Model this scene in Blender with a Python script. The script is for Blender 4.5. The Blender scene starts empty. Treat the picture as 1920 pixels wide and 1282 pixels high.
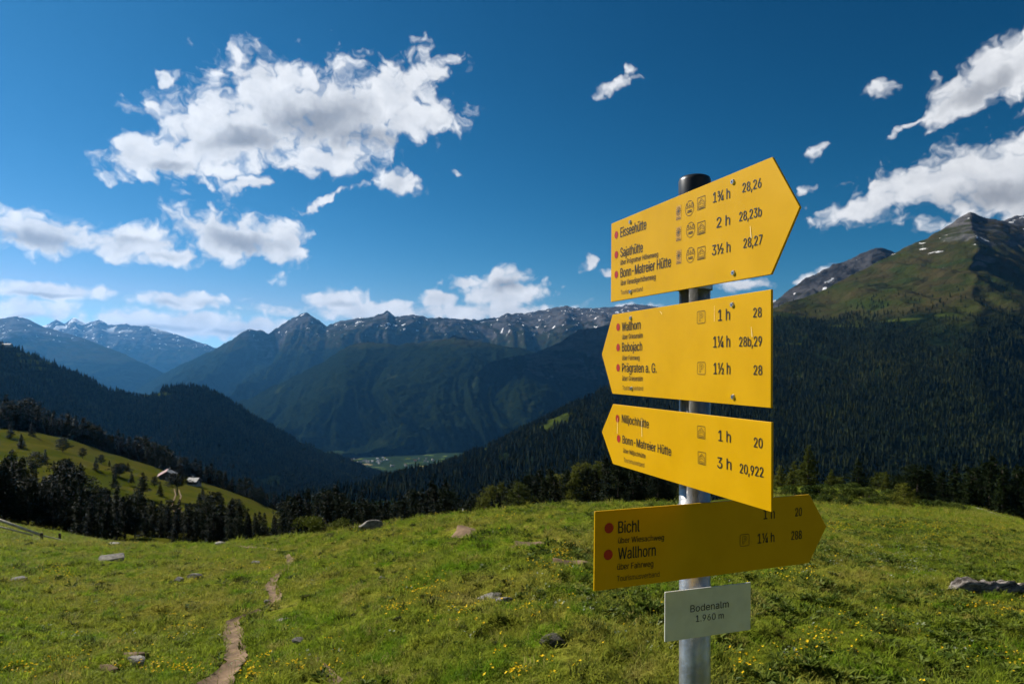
import bpy, bmesh, math, random
import numpy as np
from mathutils import Vector, Matrix
R = math.radians
random.seed(7); rng = np.random.default_rng(7)
scene = bpy.context.scene
col = scene.collection

# ------------------------------------------------------------------ camera
F, CX, HY, EYE = 1280.0, 960.0, 690.0, 1.6      # 24 mm lens on a 1920 px wide frame, eye level line, eye height
cam_d = bpy.data.cameras.new('camera'); cam = bpy.data.objects.new('camera', cam_d); col.objects.link(cam)
cam.location = (0, 0, EYE); cam.rotation_euler = (R(90), 0, 0)
cam_d.sensor_width = 36; cam_d.lens = 24; cam_d.shift_y = 49 / 1920
cam_d.clip_start = 0.05; cam_d.clip_end = 90000
cam_d.dof.use_dof = True; cam_d.dof.focus_distance = 1.30; cam_d.dof.aperture_fstop = 13
scene.camera = cam

# ------------------------------------------------------------------ sun, exposure, render settings
SUN_AZ, SUN_EL = -56.0, 39.0                     # degrees, left of the viewing direction
sdir = Vector((math.sin(R(SUN_AZ)) * math.cos(R(SUN_EL)), math.cos(R(SUN_AZ)) * math.cos(R(SUN_EL)), math.sin(R(SUN_EL))))
sun_d = bpy.data.lights.new('sun', 'SUN'); sun_d.energy = 5.0; sun_d.angle = R(0.53); sun_d.color = (1.0, 0.95, 0.87)
sun = bpy.data.objects.new('sun', sun_d); col.objects.link(sun)
sun.rotation_euler = sdir.to_track_quat('Z', 'Y').to_euler()
vs = scene.view_settings
scene.display_settings.display_device = 'sRGB'
vs.view_transform = 'Standard'; vs.look = 'None'; vs.exposure = 0.75; vs.gamma = 1.0; vs.use_curve_mapping = False
cy = scene.cycles
cy.max_bounces = 6; cy.diffuse_bounces = 2; cy.glossy_bounces = 3; cy.transmission_bounces = 3
cy.volume_bounces = 0; cy.transparent_max_bounces = 8
cy.use_denoising = True; cy.denoiser = 'OPENIMAGEDENOISE'
cy.use_adaptive_sampling = True; cy.adaptive_threshold = 0.03
cy.caustics_reflective = False; cy.caustics_refractive = False

# ------------------------------------------------------------------ node helpers
class NT:
    def __init__(s, tree): s.t = tree; s.n = tree.nodes; s.l = tree.links
    def new(s, typ, **kw):
        nd = s.n.new(typ)
        for k, v in kw.items(): setattr(nd, k, v)
        return nd
    def set(s, sock, v):
        if isinstance(v, bpy.types.NodeSocket): s.l.new(v, sock)
        elif v is not None: sock.default_value = v
    def math(s, op, a, b=None, c=None, clamp=False):
        nd = s.new('ShaderNodeMath', operation=op, use_clamp=clamp)
        s.set(nd.inputs[0], a); s.set(nd.inputs[1], b); s.set(nd.inputs[2], c)
        return nd.outputs[0]
    def vec(s, op, a, b=None, c=None):
        nd = s.new('ShaderNodeVectorMath', operation=op)
        s.set(nd.inputs[0], a)
        if op == 'SCALE': s.set(nd.inputs['Scale'], b)
        else: s.set(nd.inputs[1], b)
        if c is not None: s.set(nd.inputs[2], c)
        return nd.outputs['Value'] if op in ('LENGTH', 'DOT_PRODUCT', 'DISTANCE') else nd.outputs[0]
    def noise(s, v, scale, detail=4, rough=0.55, dist=0.0, out=0, dim='3D'):
        nd = s.new('ShaderNodeTexNoise', noise_dimensions=dim)
        s.set(nd.inputs['Vector'], v); nd.inputs['Scale'].default_value = scale
        nd.inputs['Detail'].default_value = detail; nd.inputs['Roughness'].default_value = rough
        nd.inputs['Distortion'].default_value = dist
        return nd.outputs[out]
    def smooth(s, x, a, b, lo=0.0, hi=1.0):
        nd = s.new('ShaderNodeMapRange', interpolation_type='SMOOTHSTEP')
        s.set(nd.inputs[0], x); s.set(nd.inputs[1], a); s.set(nd.inputs[2], b); nd.inputs[3].default_value = lo; nd.inputs[4].default_value = hi
        return nd.outputs[0]
    def mix(s, f, a, b, blend='MIX'):
        nd = s.new('ShaderNodeMix', data_type='RGBA', blend_type=blend)
        s.set(nd.inputs[0], f)
        for sock, v in ((nd.inputs[6], a), (nd.inputs[7], b)):
            if isinstance(v, tuple) and len(v) == 3: v = (*v, 1)
            s.set(sock, v)
        return nd.outputs[2]
    def bump(s, h, strength, dist, normal=None):
        nd = s.new('ShaderNodeBump'); nd.inputs['Strength'].default_value = strength; nd.inputs['Distance'].default_value = dist
        s.set(nd.inputs['Height'], h)
        if normal is not None: s.set(nd.inputs['Normal'], normal)
        return nd.outputs[0]

# ------------------------------------------------------------------ sky with clouds (world)
world = bpy.data.worlds.new('World'); scene.world = world; world.use_nodes = True
def dir_of(px, py):
    az = math.atan((px - CX) / F); el = math.atan((HY - py) / F * math.cos(az)); return az, el
def build_world():
    w = NT(world.node_tree); w.n.clear()
    sky = w.new('ShaderNodeTexSky', sky_type='NISHITA')
    sky.sun_disc = False; sky.sun_elevation = R(SUN_EL); sky.sun_rotation = R(SUN_AZ)
    sky.altitude = 1960; sky.air_density = 1.0; sky.dust_density = 0.35; sky.ozone_density = 3.0
    # a deep polarised blue: the sky's own colours with more contrast
    gm = w.new('ShaderNodeGamma'); gm.inputs[1].default_value = 1.32
    w.set(gm.inputs[0], w.vec('SCALE', sky.outputs[0], 1 / 5.0))
    sc_ = w.new('ShaderNodeSeparateColor'); w.set(sc_.inputs[0], w.vec('MULTIPLY', gm.outputs[0], (5.0, 5.2, 5.0)))
    def grade(x, ref, new, g): return w.math('MINIMUM', x, w.math('MULTIPLY', w.math('POWER', w.math('DIVIDE', x, ref), g), new))
    cc_ = w.new('ShaderNodeCombineColor')
    g_ = grade(sc_.outputs[1], 4.97, 2.95, 1.18)
    w.set(cc_.inputs[0], w.math('MINIMUM', grade(sc_.outputs[0], 2.42, 0.72, 2.4), w.math('MULTIPLY', g_, 0.6)))
    w.set(cc_.inputs[1], g_); w.set(cc_.inputs[2], w.math('MAXIMUM', grade(sc_.outputs[2], 8.63, 5.5, 1.12), w.math('MULTIPLY', g_, 1.3)))
    sky_c = cc_.outputs[0]
    tc = w.new('ShaderNodeTexCoord')
    d = w.vec('NORMALIZE', tc.outputs['Generated'])
    sp = w.new('ShaderNodeSeparateXYZ'); w.set(sp.inputs[0], d)
    az = w.math('ARCTAN2', sp.outputs[0], sp.outputs[1]); el = w.math('ARCSINE', sp.outputs[2])
    cb = w.new('ShaderNodeCombineXYZ'); w.set(cb.inputs[0], az); w.set(cb.inputs[1], el)
    p = cb.outputs[0]
    # ragged edges: warp the direction before the cloud bodies are looked up
    wn = w.noise(p, 9.0, 4, 0.6, out=1, dim='2D')
    wv = w.vec('SCALE', w.vec('SUBTRACT', wn, (0.5, 0.5, 0.5)), 0.066)
    wn2 = w.noise(p, 46.0, 2, 0.5, out=1, dim='2D')
    wv = w.vec('ADD', wv, w.vec('SCALE', w.vec('SUBTRACT', wn2, (0.5, 0.5, 0.5)), 0.024))
    wv = w.vec('MULTIPLY', wv, (1.0, 0.62, 0))
    wv = w.vec('SCALE', wv, w.smooth(el, 0.06, 0.24, 0.38, 1.0))     # low banks are far away: smaller billows
    pw = w.vec('ADD', p, wv)
    bodies = [  # px, py, rx, ry, tilt
        (300, 298, 115, 56, -10), (410, 255, 170, 100, -10), (520, 205, 165, 100, 0), (480, 142, 60, 26, 4), (640, 218, 165, 88, -4), (745, 172, 125, 66, -26),
        (775, 232, 118, 40, -6), (620, 302, 84, 34, -10), (746, 342, 56, 29, 4), (610, 375, 92, 11, -24), (480, 342, 60, 17, -18), (315, 146, 15, 11, -30),
        (70, 436, 170, 44, 3), (240, 452, 120, 40, 3), (420, 442, 130, 54, -4), (525, 470, 48, 52, 20), (310, 482, 120, 20, 0),
        (90, 546, 150, 20, 0, 0.0), (50, 584, 130, 30, 0), (345, 562, 110, 21, 0), (330, 606, 215, 32, 0, 0.0), (450, 614, 115, 25, 0, 0.0),
        (630, 564, 80, 28, 0), (690, 582, 150, 22, 0), (540, 580, 85, 14, 0, 0.1), (940, 552, 110, 36, 0), (950, 526, 52, 26, 0), (872, 533, 26, 17, 0), (830, 564, 50, 20, 0), (940, 586, 210, 24, 0),
        (1152, 160, 46, 15, -14), (1172, 130, 24, 11, 20), (1880, 138, 190, 56, -16), (1648, 166, 22, 24, -60, 0.16), (1712, 226, 44, 10, -30),
        (1930, 325, 300, 98, -5), (1750, 348, 190, 64, -8), (1640, 386, 120, 28, -4), (1512, 350, 22, 13, 0), (1530, 285, 46, 11, -16),
        (1105, 492, 24, 15, -36), (1135, 515, 22, 9, 0), (1400, 540, 62, 13, 0), (1530, 514, 60, 14, -20), (1180, 578, 70, 10, 0), (858, 328, 26, 6, 0), (1525, 380, 20, 7, 0)]
    def blobs(vec, lst):
        acc = None
        v1 = w.vec('ADD', w.vec('MULTIPLY', vec, (1, 1, 0)), (0, 0, 1))
        for px, py, rx, ry, tilt, *o_ in lst:
            a, e = dir_of(px, py); sx, sy = rx / F * math.cos(a) ** 2, ry / F * math.cos(a); c_, s_ = math.cos(-R(tilt)), math.sin(-R(tilt))
            u = w.vec('DOT_PRODUCT', v1, (c_ / sx, s_ / sx, -(c_ * a + s_ * e) / sx)); v = w.vec('DOT_PRODUCT', v1, (-s_ / sy, c_ / sy, (s_ * a - c_ * e) / sy))
            q = w.math('MULTIPLY_ADD', u, u, w.math('MULTIPLY_ADD', v, v, o_[0] if o_ else (0.24 if ry < 17 else 0.10 if ry < 24 and py < 520 else 0.0)))
            acc = q if acc is None else w.math('SMOOTH_MIN', acc, q, 0.25)
        return w.math('SUBTRACT', 1.0, w.math('SQRT', w.math('MAXIMUM', acc, 0.0)))
    B = blobs(pw, bodies)
    B = w.math('MAXIMUM', B, -1.2)
    # the same kind of cumulus goes on all round outside the picture
    far = w.smooth(w.vec('LENGTH', w.vec('MULTIPLY', w.vec('SUBTRACT', p, (0, 0.14, 0)), (1 / 0.80, 1 / 0.52, 0))), 1.0, 1.25)
    gen = w.math('MULTIPLY', w.math('SUBTRACT', w.noise(d, 3.2, 4, 0.5), 0.60), 7.0)
    B = w.math('ADD', w.math('MULTIPLY', B, w.math('SUBTRACT', 1.0, far)), w.math('MULTIPLY', gen, far))
    fine = w.noise(w.vec('MULTIPLY', pw, (1.0, 1.25, 0)), 22.0, 8, 0.57, 0.12, dim='2D')
    vo = w.new('ShaderNodeTexVoronoi', voronoi_dimensions='2D', feature='SMOOTH_F1'); w.set(vo.inputs['Vector'], w.vec('MULTIPLY', pw, (1.0, 1.2, 0))); vo.inputs['Scale'].default_value = 30.0; vo.inputs['Smoothness'].default_value = 0.35; vo.inputs['Detail'].default_value = 2.0; vo.inputs['Roughness'].default_value = 0.55
    puff = w.math('SUBTRACT', 0.66, vo.outputs['Distance'])
    D = w.math('ADD', w.math('MULTIPLY', B, 1.15), w.math('ADD', w.math('MULTIPLY', w.math('SUBTRACT', fine, 0.5), 1.35), w.math('MULTIPLY', puff, 0.7)))
    alpha = w.smooth(D, -0.12, 0.55)
    # grey undersides where the cloud is thick
    cores = [(470, 268, 120, 30, -6), (600, 225, 130, 50, 0), (680, 265, 90, 26, 0), (50, 452, 110, 24, 0), (240, 448, 70, 14, 0), (455, 455, 85, 25, 6), (300, 482, 50, 10, 0),
             (395, 568, 46, 12, 0), (310, 566, 40, 8, 0), (300, 612, 110, 9, 0), (60, 592, 80, 10, 0), (90, 553, 110, 7, 0), (430, 622, 60, 7, 0), (955, 535, 50, 18, 0), (635, 570, 40, 9, 0), (1880, 365, 200, 40, -3), (1850, 165, 110, 22, -16), (330, 310, 60, 18, -16)]
    C = blobs(pw, cores)
    C = w.math('MAXIMUM', C, w.math('MULTIPLY', w.math('SUBTRACT', D, 1.05), far))
    body = w.noise(pw, 13.0, 5, 0.55, dim='2D')
    C = w.math('ADD', C, w.math('MULTIPLY', w.math('SUBTRACT', body, 0.5), 1.1))
    C = w.math('ADD', C, w.math('MULTIPLY', w.math('SUBTRACT', D, 0.6), 0.22))
    shade = w.smooth(C, -0.15, 1.05)
    # relief of the billows: compare the fine noise with itself a little nearer to the sun
    fine2 = w.noise(w.vec('MULTIPLY', w.vec('ADD', pw, (-0.012, 0.014, 0)), (1.0, 1.25, 0)), 22.0, 4, 0.55, 0.12, dim='2D')
    rel = w.math('SUBTRACT', w.math('MULTIPLY', w.math('SUBTRACT', fine2, fine), 1.6), w.math('MULTIPLY', w.math('SUBTRACT', puff, 0.25), 0.8))
    ccol = w.mix(shade, (9.6, 9.75, 10.0), (3.9, 4.15, 4.6))
    ccol = w.mix(w.math('ADD', 0.28, rel, clamp=True), ccol, w.mix(shade, (7.4, 7.65, 8.1), (3.0, 3.25, 3.7)))
    skyc = w.mix(alpha, sky_c, ccol)
    bg = w.new('ShaderNodeBackground'); w.set(bg.inputs[0], skyc); bg.inputs[1].default_value = 0.057
    world.cycles.sampling_method = 'MANUAL'; world.cycles.sample_map_resolution = 512
    out = w.new('ShaderNodeOutputWorld'); w.set(out.inputs[0], bg.outputs[0])
build_world()

# ------------------------------------------------------------------ general helpers
def P(px, py, Y): return ((px - CX) / F * Y, Y, EYE + (HY - py) / F * Y)
def tag(o, label=None, cat=None, group=None, kind=None):
    if label: o['label'] = label
    if cat: o['category'] = cat
    if group: o['group'] = group
    if kind: o['kind'] = kind
    return o
def empty(name, loc=(0, 0, 0), rz=0.0):
    o = bpy.data.objects.new(name, None); o.empty_display_size = 0.1; o.location = loc; o.rotation_euler = (0, 0, rz); col.objects.link(o); return o
def mesh_np(name, v, f, mat=None, smooth=False):
    """v (n,3), f (m,k) with k = 3 or 4"""
    v = np.asarray(v, np.float32); f = np.asarray(f, np.int32)
    me = bpy.data.meshes.new(name); k = f.shape[1]
    me.vertices.add(len(v)); me.vertices.foreach_set('co', v.ravel())
    me.loops.add(f.size); me.loops.foreach_set('vertex_index', f.ravel())
    me.polygons.add(len(f)); me.polygons.foreach_set('loop_start', np.arange(0, f.size, k, dtype=np.int32))
    me.polygons.foreach_set('use_smooth', np.full(len(f), smooth, dtype=bool))
    me.update(calc_edges=True); me.validate()
    if mat: me.materials.append(mat)
    return me
def ob(name, me, parent=None):
    o = bpy.data.objects.new(name, me); col.objects.link(o)
    if parent: o.parent = parent
    return o
def bm_mesh(name, bm, mat=None, smooth=False):
    me = bpy.data.meshes.new(name); bm.to_mesh(me); bm.free()
    if smooth:
        for p_ in me.polygons: p_.use_smooth = True
    if mat: me.materials.append(mat)
    return me
def add_box(bm, c, s, rot=None):
    m = Matrix.Translation(c)
    if rot is not None: m = m @ rot.to_4x4()
    m = m @ Matrix.Diagonal((s[0], s[1], s[2], 1))
    return bmesh.ops.create_cube(bm, size=1, matrix=m)['verts']
def tube(bm, p0, p1, r0, r1, seg=8, caps=True):
    p0, p1 = Vector(p0), Vector(p1); d_ = p1 - p0
    m = Matrix.Translation((p0 + p1) / 2) @ d_.to_track_quat('Z', 'Y').to_matrix().to_4x4()
    bmesh.ops.create_cone(bm, cap_ends=caps, segments=seg, radius1=r0, radius2=r1, depth=d_.length, matrix=m)

PERM = np.random.default_rng(3).permutation(256).astype(np.int32); PERM = np.concatenate([PERM, PERM, PERM])
GR = np.random.default_rng(4).normal(size=(256, 3)); GR /= np.linalg.norm(GR, axis=1)[:, None]
def perlin(x, y, z=0.0):
    x, y, z = np.broadcast_arrays(np.asarray(x, float), np.asarray(y, float), np.asarray(z, float))
    xi, yi, zi = np.floor(x).astype(int), np.floor(y).astype(int), np.floor(z).astype(int)
    xf, yf, zf = x - xi, y - yi, z - zi
    u, v, w = [t * t * t * (t * (t * 6 - 15) + 10) for t in (xf, yf, zf)]
    xi &= 255; yi &= 255; zi &= 255
    res = 0
    for dx in (0, 1):
        for dy in (0, 1):
            for dz in (0, 1):
                g = GR[PERM[PERM[PERM[(xi + dx) & 255] + ((yi + dy) & 255)] + ((zi + dz) & 255)]]
                val = g[..., 0] * (xf - dx) + g[..., 1] * (yf - dy) + g[..., 2] * (zf - dz)
                res = res + val * (u if dx else 1 - u) * (v if dy else 1 - v) * (w if dz else 1 - w)
    return res
def fbm(x, y, z=0.0, oct=4, gain=0.5, lac=2.03):
    s, a = 0, 1.0
    for i in range(oct):
        s = s + a * perlin(x + 17.3 * i, y + 5.1 * i, np.asarray(z) + 3.7 * i); a *= gain
        x = np.asarray(x) * lac; y = np.asarray(y) * lac; z = np.asarray(z) * lac
    return s
def ridged(x, y, z=0.0, oct=4):
    s, a = 0, 1.0
    for i in range(oct):
        s = s + a * (1 - np.abs(perlin(x + 9.2 * i, y + 2.4 * i, z)) * 2.2); a *= 0.5
        x = np.asarray(x) * 2.07; y = np.asarray(y) * 2.07
    return s - 1.0
def grid_faces(nv, nu):
    i = np.arange(nv - 1)[:, None] * nu + np.arange(nu - 1)[None, :]
    return np.stack([i, i + 1, i + nu + 1, i + nu], -1).reshape(-1, 4)

# ------------------------------------------------------------------ materials
def mat_new(name):
    m = bpy.data.materials.new(name); m.use_nodes = True; t = NT(m.node_tree); t.n.clear()
    out = t.new('ShaderNodeOutputMaterial'); b = t.new('ShaderNodeBsdfPrincipled'); t.l.new(b.outputs[0], out.inputs[0])
    b.inputs['Specular IOR Level'].default_value = 0.0
    return m, t, b
def simple(name, color, rough=0.6, metal=0.0, var=0.0, vscale=20.0, spec=0.3, bump=0.0, bscale=60.0):
    m, t, b = mat_new(name)
    pos = t.new('ShaderNodeTexCoord').outputs['Object']
    c = (*color, 1)
    if var:
        n = t.noise(pos, vscale, 5, 0.6)
        c = t.mix(t.smooth(n, 0.3, 0.7), tuple(x * (1 - var) for x in color), tuple(min(1, x * (1 + var)) for x in color))
    t.set(b.inputs['Base Color'], c)
    b.inputs['Roughness'].default_value = rough; b.inputs['Metallic'].default_value = metal; b.inputs['Specular IOR Level'].default_value = spec
    if bump: t.set(b.inputs['Normal'], t.bump(t.noise(pos, bscale, 5, 0.6), bump, 0.01))
    return m
def meadow_color(t, pos, dark=1.0):
    """colour of the turf as it changes over the ground, shadow spots painted in"""
    flat = t.vec('MULTIPLY', pos, (1, 1, 0.3))
    big = t.noise(flat, 0.22, 3, 0.5); mid = t.noise(flat, 1.3, 4, 0.6); small = t.noise(flat, 7.0, 3, 0.6)
    c = t.mix(t.smooth(big, 0.38, 0.62), (0.126 * dark, 0.152 * dark, 0.013 * dark), (0.170 * dark, 0.158 * dark, 0.024 * dark))
    c = t.mix(t.smooth(mid, 0.50, 0.66), c, (0.082 * dark, 0.132 * dark, 0.007 * dark))
    c = t.mix(t.smooth(mid, 0.44, 0.28, 0, 0.8), c, (0.190 * dark, 0.150 * dark, 0.045 * dark))
    c = t.mix(t.smooth(small, 0.50, 0.66, 0, 0.85), c, (0.038 * dark, 0.050 * dark, 0.007 * dark))  # small dark spots painted in as the shade of tufts
    return c
def make_turf():
    m, t, b = mat_new('turf')
    pos = t.new('ShaderNodeNewGeometry').outputs['Position']
    c = meadow_color(t, pos, 1.0)
    t.set(b.inputs['Base Color'], c); b.inputs['Roughness'].default_value = 0.95; b.inputs['Specular IOR Level'].default_value = 0.0
    h = t.math('ADD', t.noise(pos, 14.0, 5, 0.65), t.math('MULTIPLY', t.noise(pos, 3.0, 3, 0.5), 1.5))
    t.set(b.inputs['Normal'], t.bump(h, 0.9, 0.06))
    return m
def leafy(name, colfn, trans=0.35, rough=0.6):
    m = bpy.data.materials.new(name); m.use_nodes = True; t = NT(m.node_tree); t.n.clear()
    out = t.new('ShaderNodeOutputMaterial')
    b = t.new('ShaderNodeBsdfPrincipled'); tr = t.new('ShaderNodeBsdfTranslucent'); mx = t.new('ShaderNodeMixShader')
    c = colfn(t); t.set(b.inputs['Base Color'], c); t.set(tr.inputs[0], c)
    b.inputs['Roughness'].default_value = rough; b.inputs['Specular IOR Level'].default_value = 0.04
    mx.inputs[0].default_value = trans; t.l.new(b.outputs[0], mx.inputs[1]); t.l.new(tr.outputs[0], mx.inputs[2]); t.l.new(mx.outputs[0], out.inputs[0])
    return m
def grass_col(t):
    pos = t.new('ShaderNodeNewGeometry').outputs['Position']; rnd = t.new('ShaderNodeObjectInfo').outputs['Random']
    c = meadow_color(t, pos, 2.0)
    c = t.mix(t.math('MULTIPLY', rnd, 0.6), c, t.mix(1.0, c, (0.42, 0.58, 0.4), 'MULTIPLY'))
    return t.mix(t.smooth(rnd, 0.90, 0.95, 0, 0.6), c, (0.36, 0.29, 0.09))
def tint_col(a, bcol):
    def fn(t):
        rnd = t.new('ShaderNodeObjectInfo').outputs['Random']; pos = t.new('ShaderNodeTexCoord').outputs['Object']
        n = t.noise(pos, 6.0, 3, 0.6)
        return t.mix(t.smooth(t.math('ADD', t.math('MULTIPLY', rnd, 0.6), t.math('MULTIPLY', n, 0.6)), 0.3, 0.9), a, bcol)
    return fn
def forest_tone(t):
    pos = t.new('ShaderNodeNewGeometry').outputs['Position']
    a = t.noise(pos, 0.085, 2, 0.6); b_ = t.noise(pos, 0.006, 4, 0.6)
    c = t.mix(t.smooth(a, 0.36, 0.66), (0.003, 0.006, 0.0025), (0.018, 0.025, 0.007))
    return t.mix(t.smooth(b_, 0.46, 0.70, 0, 0.75), c, t.mix(t.smooth(a, 0.3, 0.7), (0.008, 0.013, 0.004), (0.045, 0.050, 0.012)))  # tree tints vary; the brighter ones also paint in sunlit tree sides
def make_mountain(name, treeline=200.0, grassy=1.0, snow=1.0, clear=(), rock0=470.0, high=0.0, rk=1.0):
    m, t, b = mat_new(name)
    g = t.new('ShaderNodeNewGeometry'); pos = g.outputs['Position']
    s = t.new('ShaderNodeSeparateXYZ'); t.set(s.inputs[0], pos); z = s.outputs[2]
    sn = t.new('ShaderNodeSeparateXYZ'); t.set(sn.inputs[0], g.outputs['Normal']); nz = sn.outputs[2]
    big = t.noise(pos, 1 / 700, 5, 0.6); mid = t.noise(pos, 1 / 160, 5, 0.6); fine = t.noise(pos, 1 / 28, 5, 0.65)
    strat = t.noise(t.vec('MULTIPLY', pos, (1, 1, 3.5)), 1 / 260, 6, 0.62)
    zt = t.math('ADD', z, t.math('MULTIPLY', t.math('SUBTRACT', mid, 0.5), -260.0)); zt = t.math('ADD', zt, t.math('MULTIPLY', t.math('SUBTRACT', big, 0.5), -240.0))
    forest_c = t.mix(t.smooth(fine, 0.35, 0.65), (0.003, 0.006, 0.003), (0.009, 0.015, 0.005))
    alp = t.mix(t.smooth(mid, 0.35, 0.65), (0.028 * grassy, 0.034 * grassy, 0.007 * grassy), (0.044 * grassy, 0.036 * grassy, 0.014 * grassy))
    alp = t.mix(t.smooth(strat, 0.5, 0.64, 0, 0.8), alp, (0.020 * grassy, 0.032 * grassy, 0.007 * grassy))
    # clearings and avalanche lanes in the wood
    lane = t.noise(t.vec('MULTIPLY', pos, (1, 0.35, 0.35)), 1 / 190, 4, 0.55)
    forest_c = t.mix(t.smooth(lane, 0.60, 0.70, 0, 0.75), forest_c, (0.030, 0.040, 0.014))
    rock = t.mix(t.smooth(strat, 0.35, 0.65), (0.035 * rk, 0.034 * rk, 0.034 * rk), (0.115 * rk, 0.108 * rk, 0.105 * rk))
    rock = t.mix(t.smooth(fine, 0.3, 0.75, 0, 0.5), rock, (0.045, 0.043, 0.043))
    cl = None
    for x_, y_, z_, rx, rz_ in clear:
        q = t.vec('LENGTH', t.vec('MULTIPLY', t.vec('SUBTRACT', pos, (x_, y_, z_)), (1 / rx, 0.4 / rx, 1 / rz_))); cl = q if cl is None else t.math('MINIMUM', cl, q)
    if cl is not None: forest_c = t.mix(t.smooth(t.math('ADD', cl, t.math('MULTIPLY', mid, 0.8)), 1.6, 1.0), forest_c, (0.036, 0.048, 0.008))
    c = t.mix(t.smooth(zt, treeline - 40, treeline + 60), forest_c, alp)
    zr = t.math('ADD', zt, t.math('MULTIPLY', t.math('SUBTRACT', 0.85, nz), 500.0))
    zr = t.math('ADD', zr, t.math('MULTIPLY', t.math('SUBTRACT', strat, 0.5), 900.0))
    c = t.mix(t.smooth(zr, rock0, rock0 + 170), c, rock)
    sp = t.noise(t.vec('MULTIPLY', pos, (1, 1, 0.7)), 1 / 95, 3, 0.5)
    sf = t.math('MULTIPLY', t.smooth(sp, 0.655, 0.675), t.smooth(z, 400, 620, 0, snow))
    hs_ = t.math('MULTIPLY', t.smooth(t.noise(pos, 1 / 420, 5, 0.6), 0.50, 0.56), t.smooth(z, 850, 1100, 0, high))
    sf = t.math('MAXIMUM', sf, hs_)
    c = t.mix(sf, c, (0.8, 0.82, 0.85))
    t.set(b.inputs['Base Color'], c); b.inputs['Roughness'].default_value = 0.95; b.inputs['Specular IOR Level'].default_value = 0.0
    h = t.math('ADD', t.math('MULTIPLY', fine, 12.0), t.math('MULTIPLY', mid, 40.0))
    t.set(b.inputs['Normal'], t.bump(h, 0.8, 1.0))
    return m
def make_moss():
    m, t, b = mat_new('moss_rock'); pos = t.new('ShaderNodeTexCoord').outputs['Object']
    n = t.noise(pos, 6, 6, 0.65); c = t.mix(t.smooth(n, 0.42, 0.58), (0.11, 0.10, 0.085), (0.05, 0.062, 0.012)); c = t.mix(t.smooth(t.noise(pos, 30, 3, 0.6), 0.5, 0.75, 0, 0.6), c, (0.20, 0.18, 0.15))
    t.set(b.inputs['Base Color'], c); b.inputs['Roughness'].default_value = 0.95; t.set(b.inputs['Normal'], t.bump(n, 1.0, 0.06)); return m
def make_deadwood():
    m, t, b = mat_new('dead_wood'); pos = t.new('ShaderNodeTexCoord').outputs['Object']
    g = t.noise(t.vec('MULTIPLY', pos, (1.6, 14, 14)), 1.6, 6, 0.65, 0.6); n = t.noise(pos, 5, 4, 0.6)
    c = t.mix(t.smooth(g, 0.36, 0.62), (0.05, 0.042, 0.035), (0.32, 0.285, 0.25)); c = t.mix(t.smooth(n, 0.45, 0.75, 0, 0.6), c, (0.075, 0.06, 0.048))
    t.set(b.inputs['Base Color'], c); b.inputs['Roughness'].default_value = 0.9; t.set(b.inputs['Normal'], t.bump(g, 1.0, 0.05)); return m
MT = {
    'turf': make_turf(),
    'grass': leafy('grass_blade', grass_col, 0.5),
    'herb': leafy('herb_leaf', tint_col((0.050, 0.080, 0.010), (0.150, 0.185, 0.030)), 0.35, 0.45),
    'shadow_tuft': leafy('shadow_tuft_leaf', tint_col((0.034, 0.042, 0.008), (0.080, 0.088, 0.016)), 0.3),
    'petal': leafy('yellow_petal', tint_col((0.75, 0.46, 0.01), (0.85, 0.60, 0.02)), 0.3, 0.5),
    'white_petal': leafy('white_petal', tint_col((0.26, 0.30, 0.16), (0.36, 0.38, 0.25)), 0.3, 0.5),
    'needle': leafy('needle_dark', tint_col((0.004, 0.008, 0.0015), (0.011, 0.018, 0.003)), 0.1),
    'larch': leafy('needle_larch', tint_col((0.042, 0.054, 0.008), (0.115, 0.120, 0.016)), 0.4),
    'juniper': leafy('juniper_leaf', tint_col((0.075, 0.090, 0.012), (0.150, 0.150, 0.026)), 0.2),
    'alder': leafy('alder_leaf', tint_col((0.026, 0.044, 0.007), (0.066, 0.086, 0.014)), 0.3),
    'farforest': leafy('far_forest', forest_tone, 0.0, 0.9),
    'bark': simple('bark', (0.055, 0.042, 0.032), 0.9, var=0.4, vscale=9, bump=0.6, bscale=20),
    'mountain': make_mountain('mountain', 200, 0.65, 1.0),
    'farmountain': make_mountain('far_mountain', 100, 0.9, 1.0, (), 470.0, 1.0),
    'rock': simple('rock', (0.16, 0.145, 0.12), 0.9, var=0.5, vscale=7, bump=0.9, bscale=22),
    'mossrock': make_moss(),
    'palerock': simple('pale_rock', (0.22, 0.20, 0.165), 0.9, var=0.5, vscale=7, bump=0.9, bscale=22),
    'deadwood': make_deadwood(),
    'soil': simple('soil', (0.150, 0.100, 0.060), 0.95, var=0.4, vscale=4, bump=0.9, bscale=18, spec=0.1),
    'gravel': simple('gravel', (0.25, 0.23, 0.20), 0.95, var=0.3, vscale=3, bump=0.5, bscale=10, spec=0.1),
    'fencewood': simple('fence_wood', (0.58, 0.50, 0.38), 0.85, var=0.3, vscale=3),
}

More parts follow.
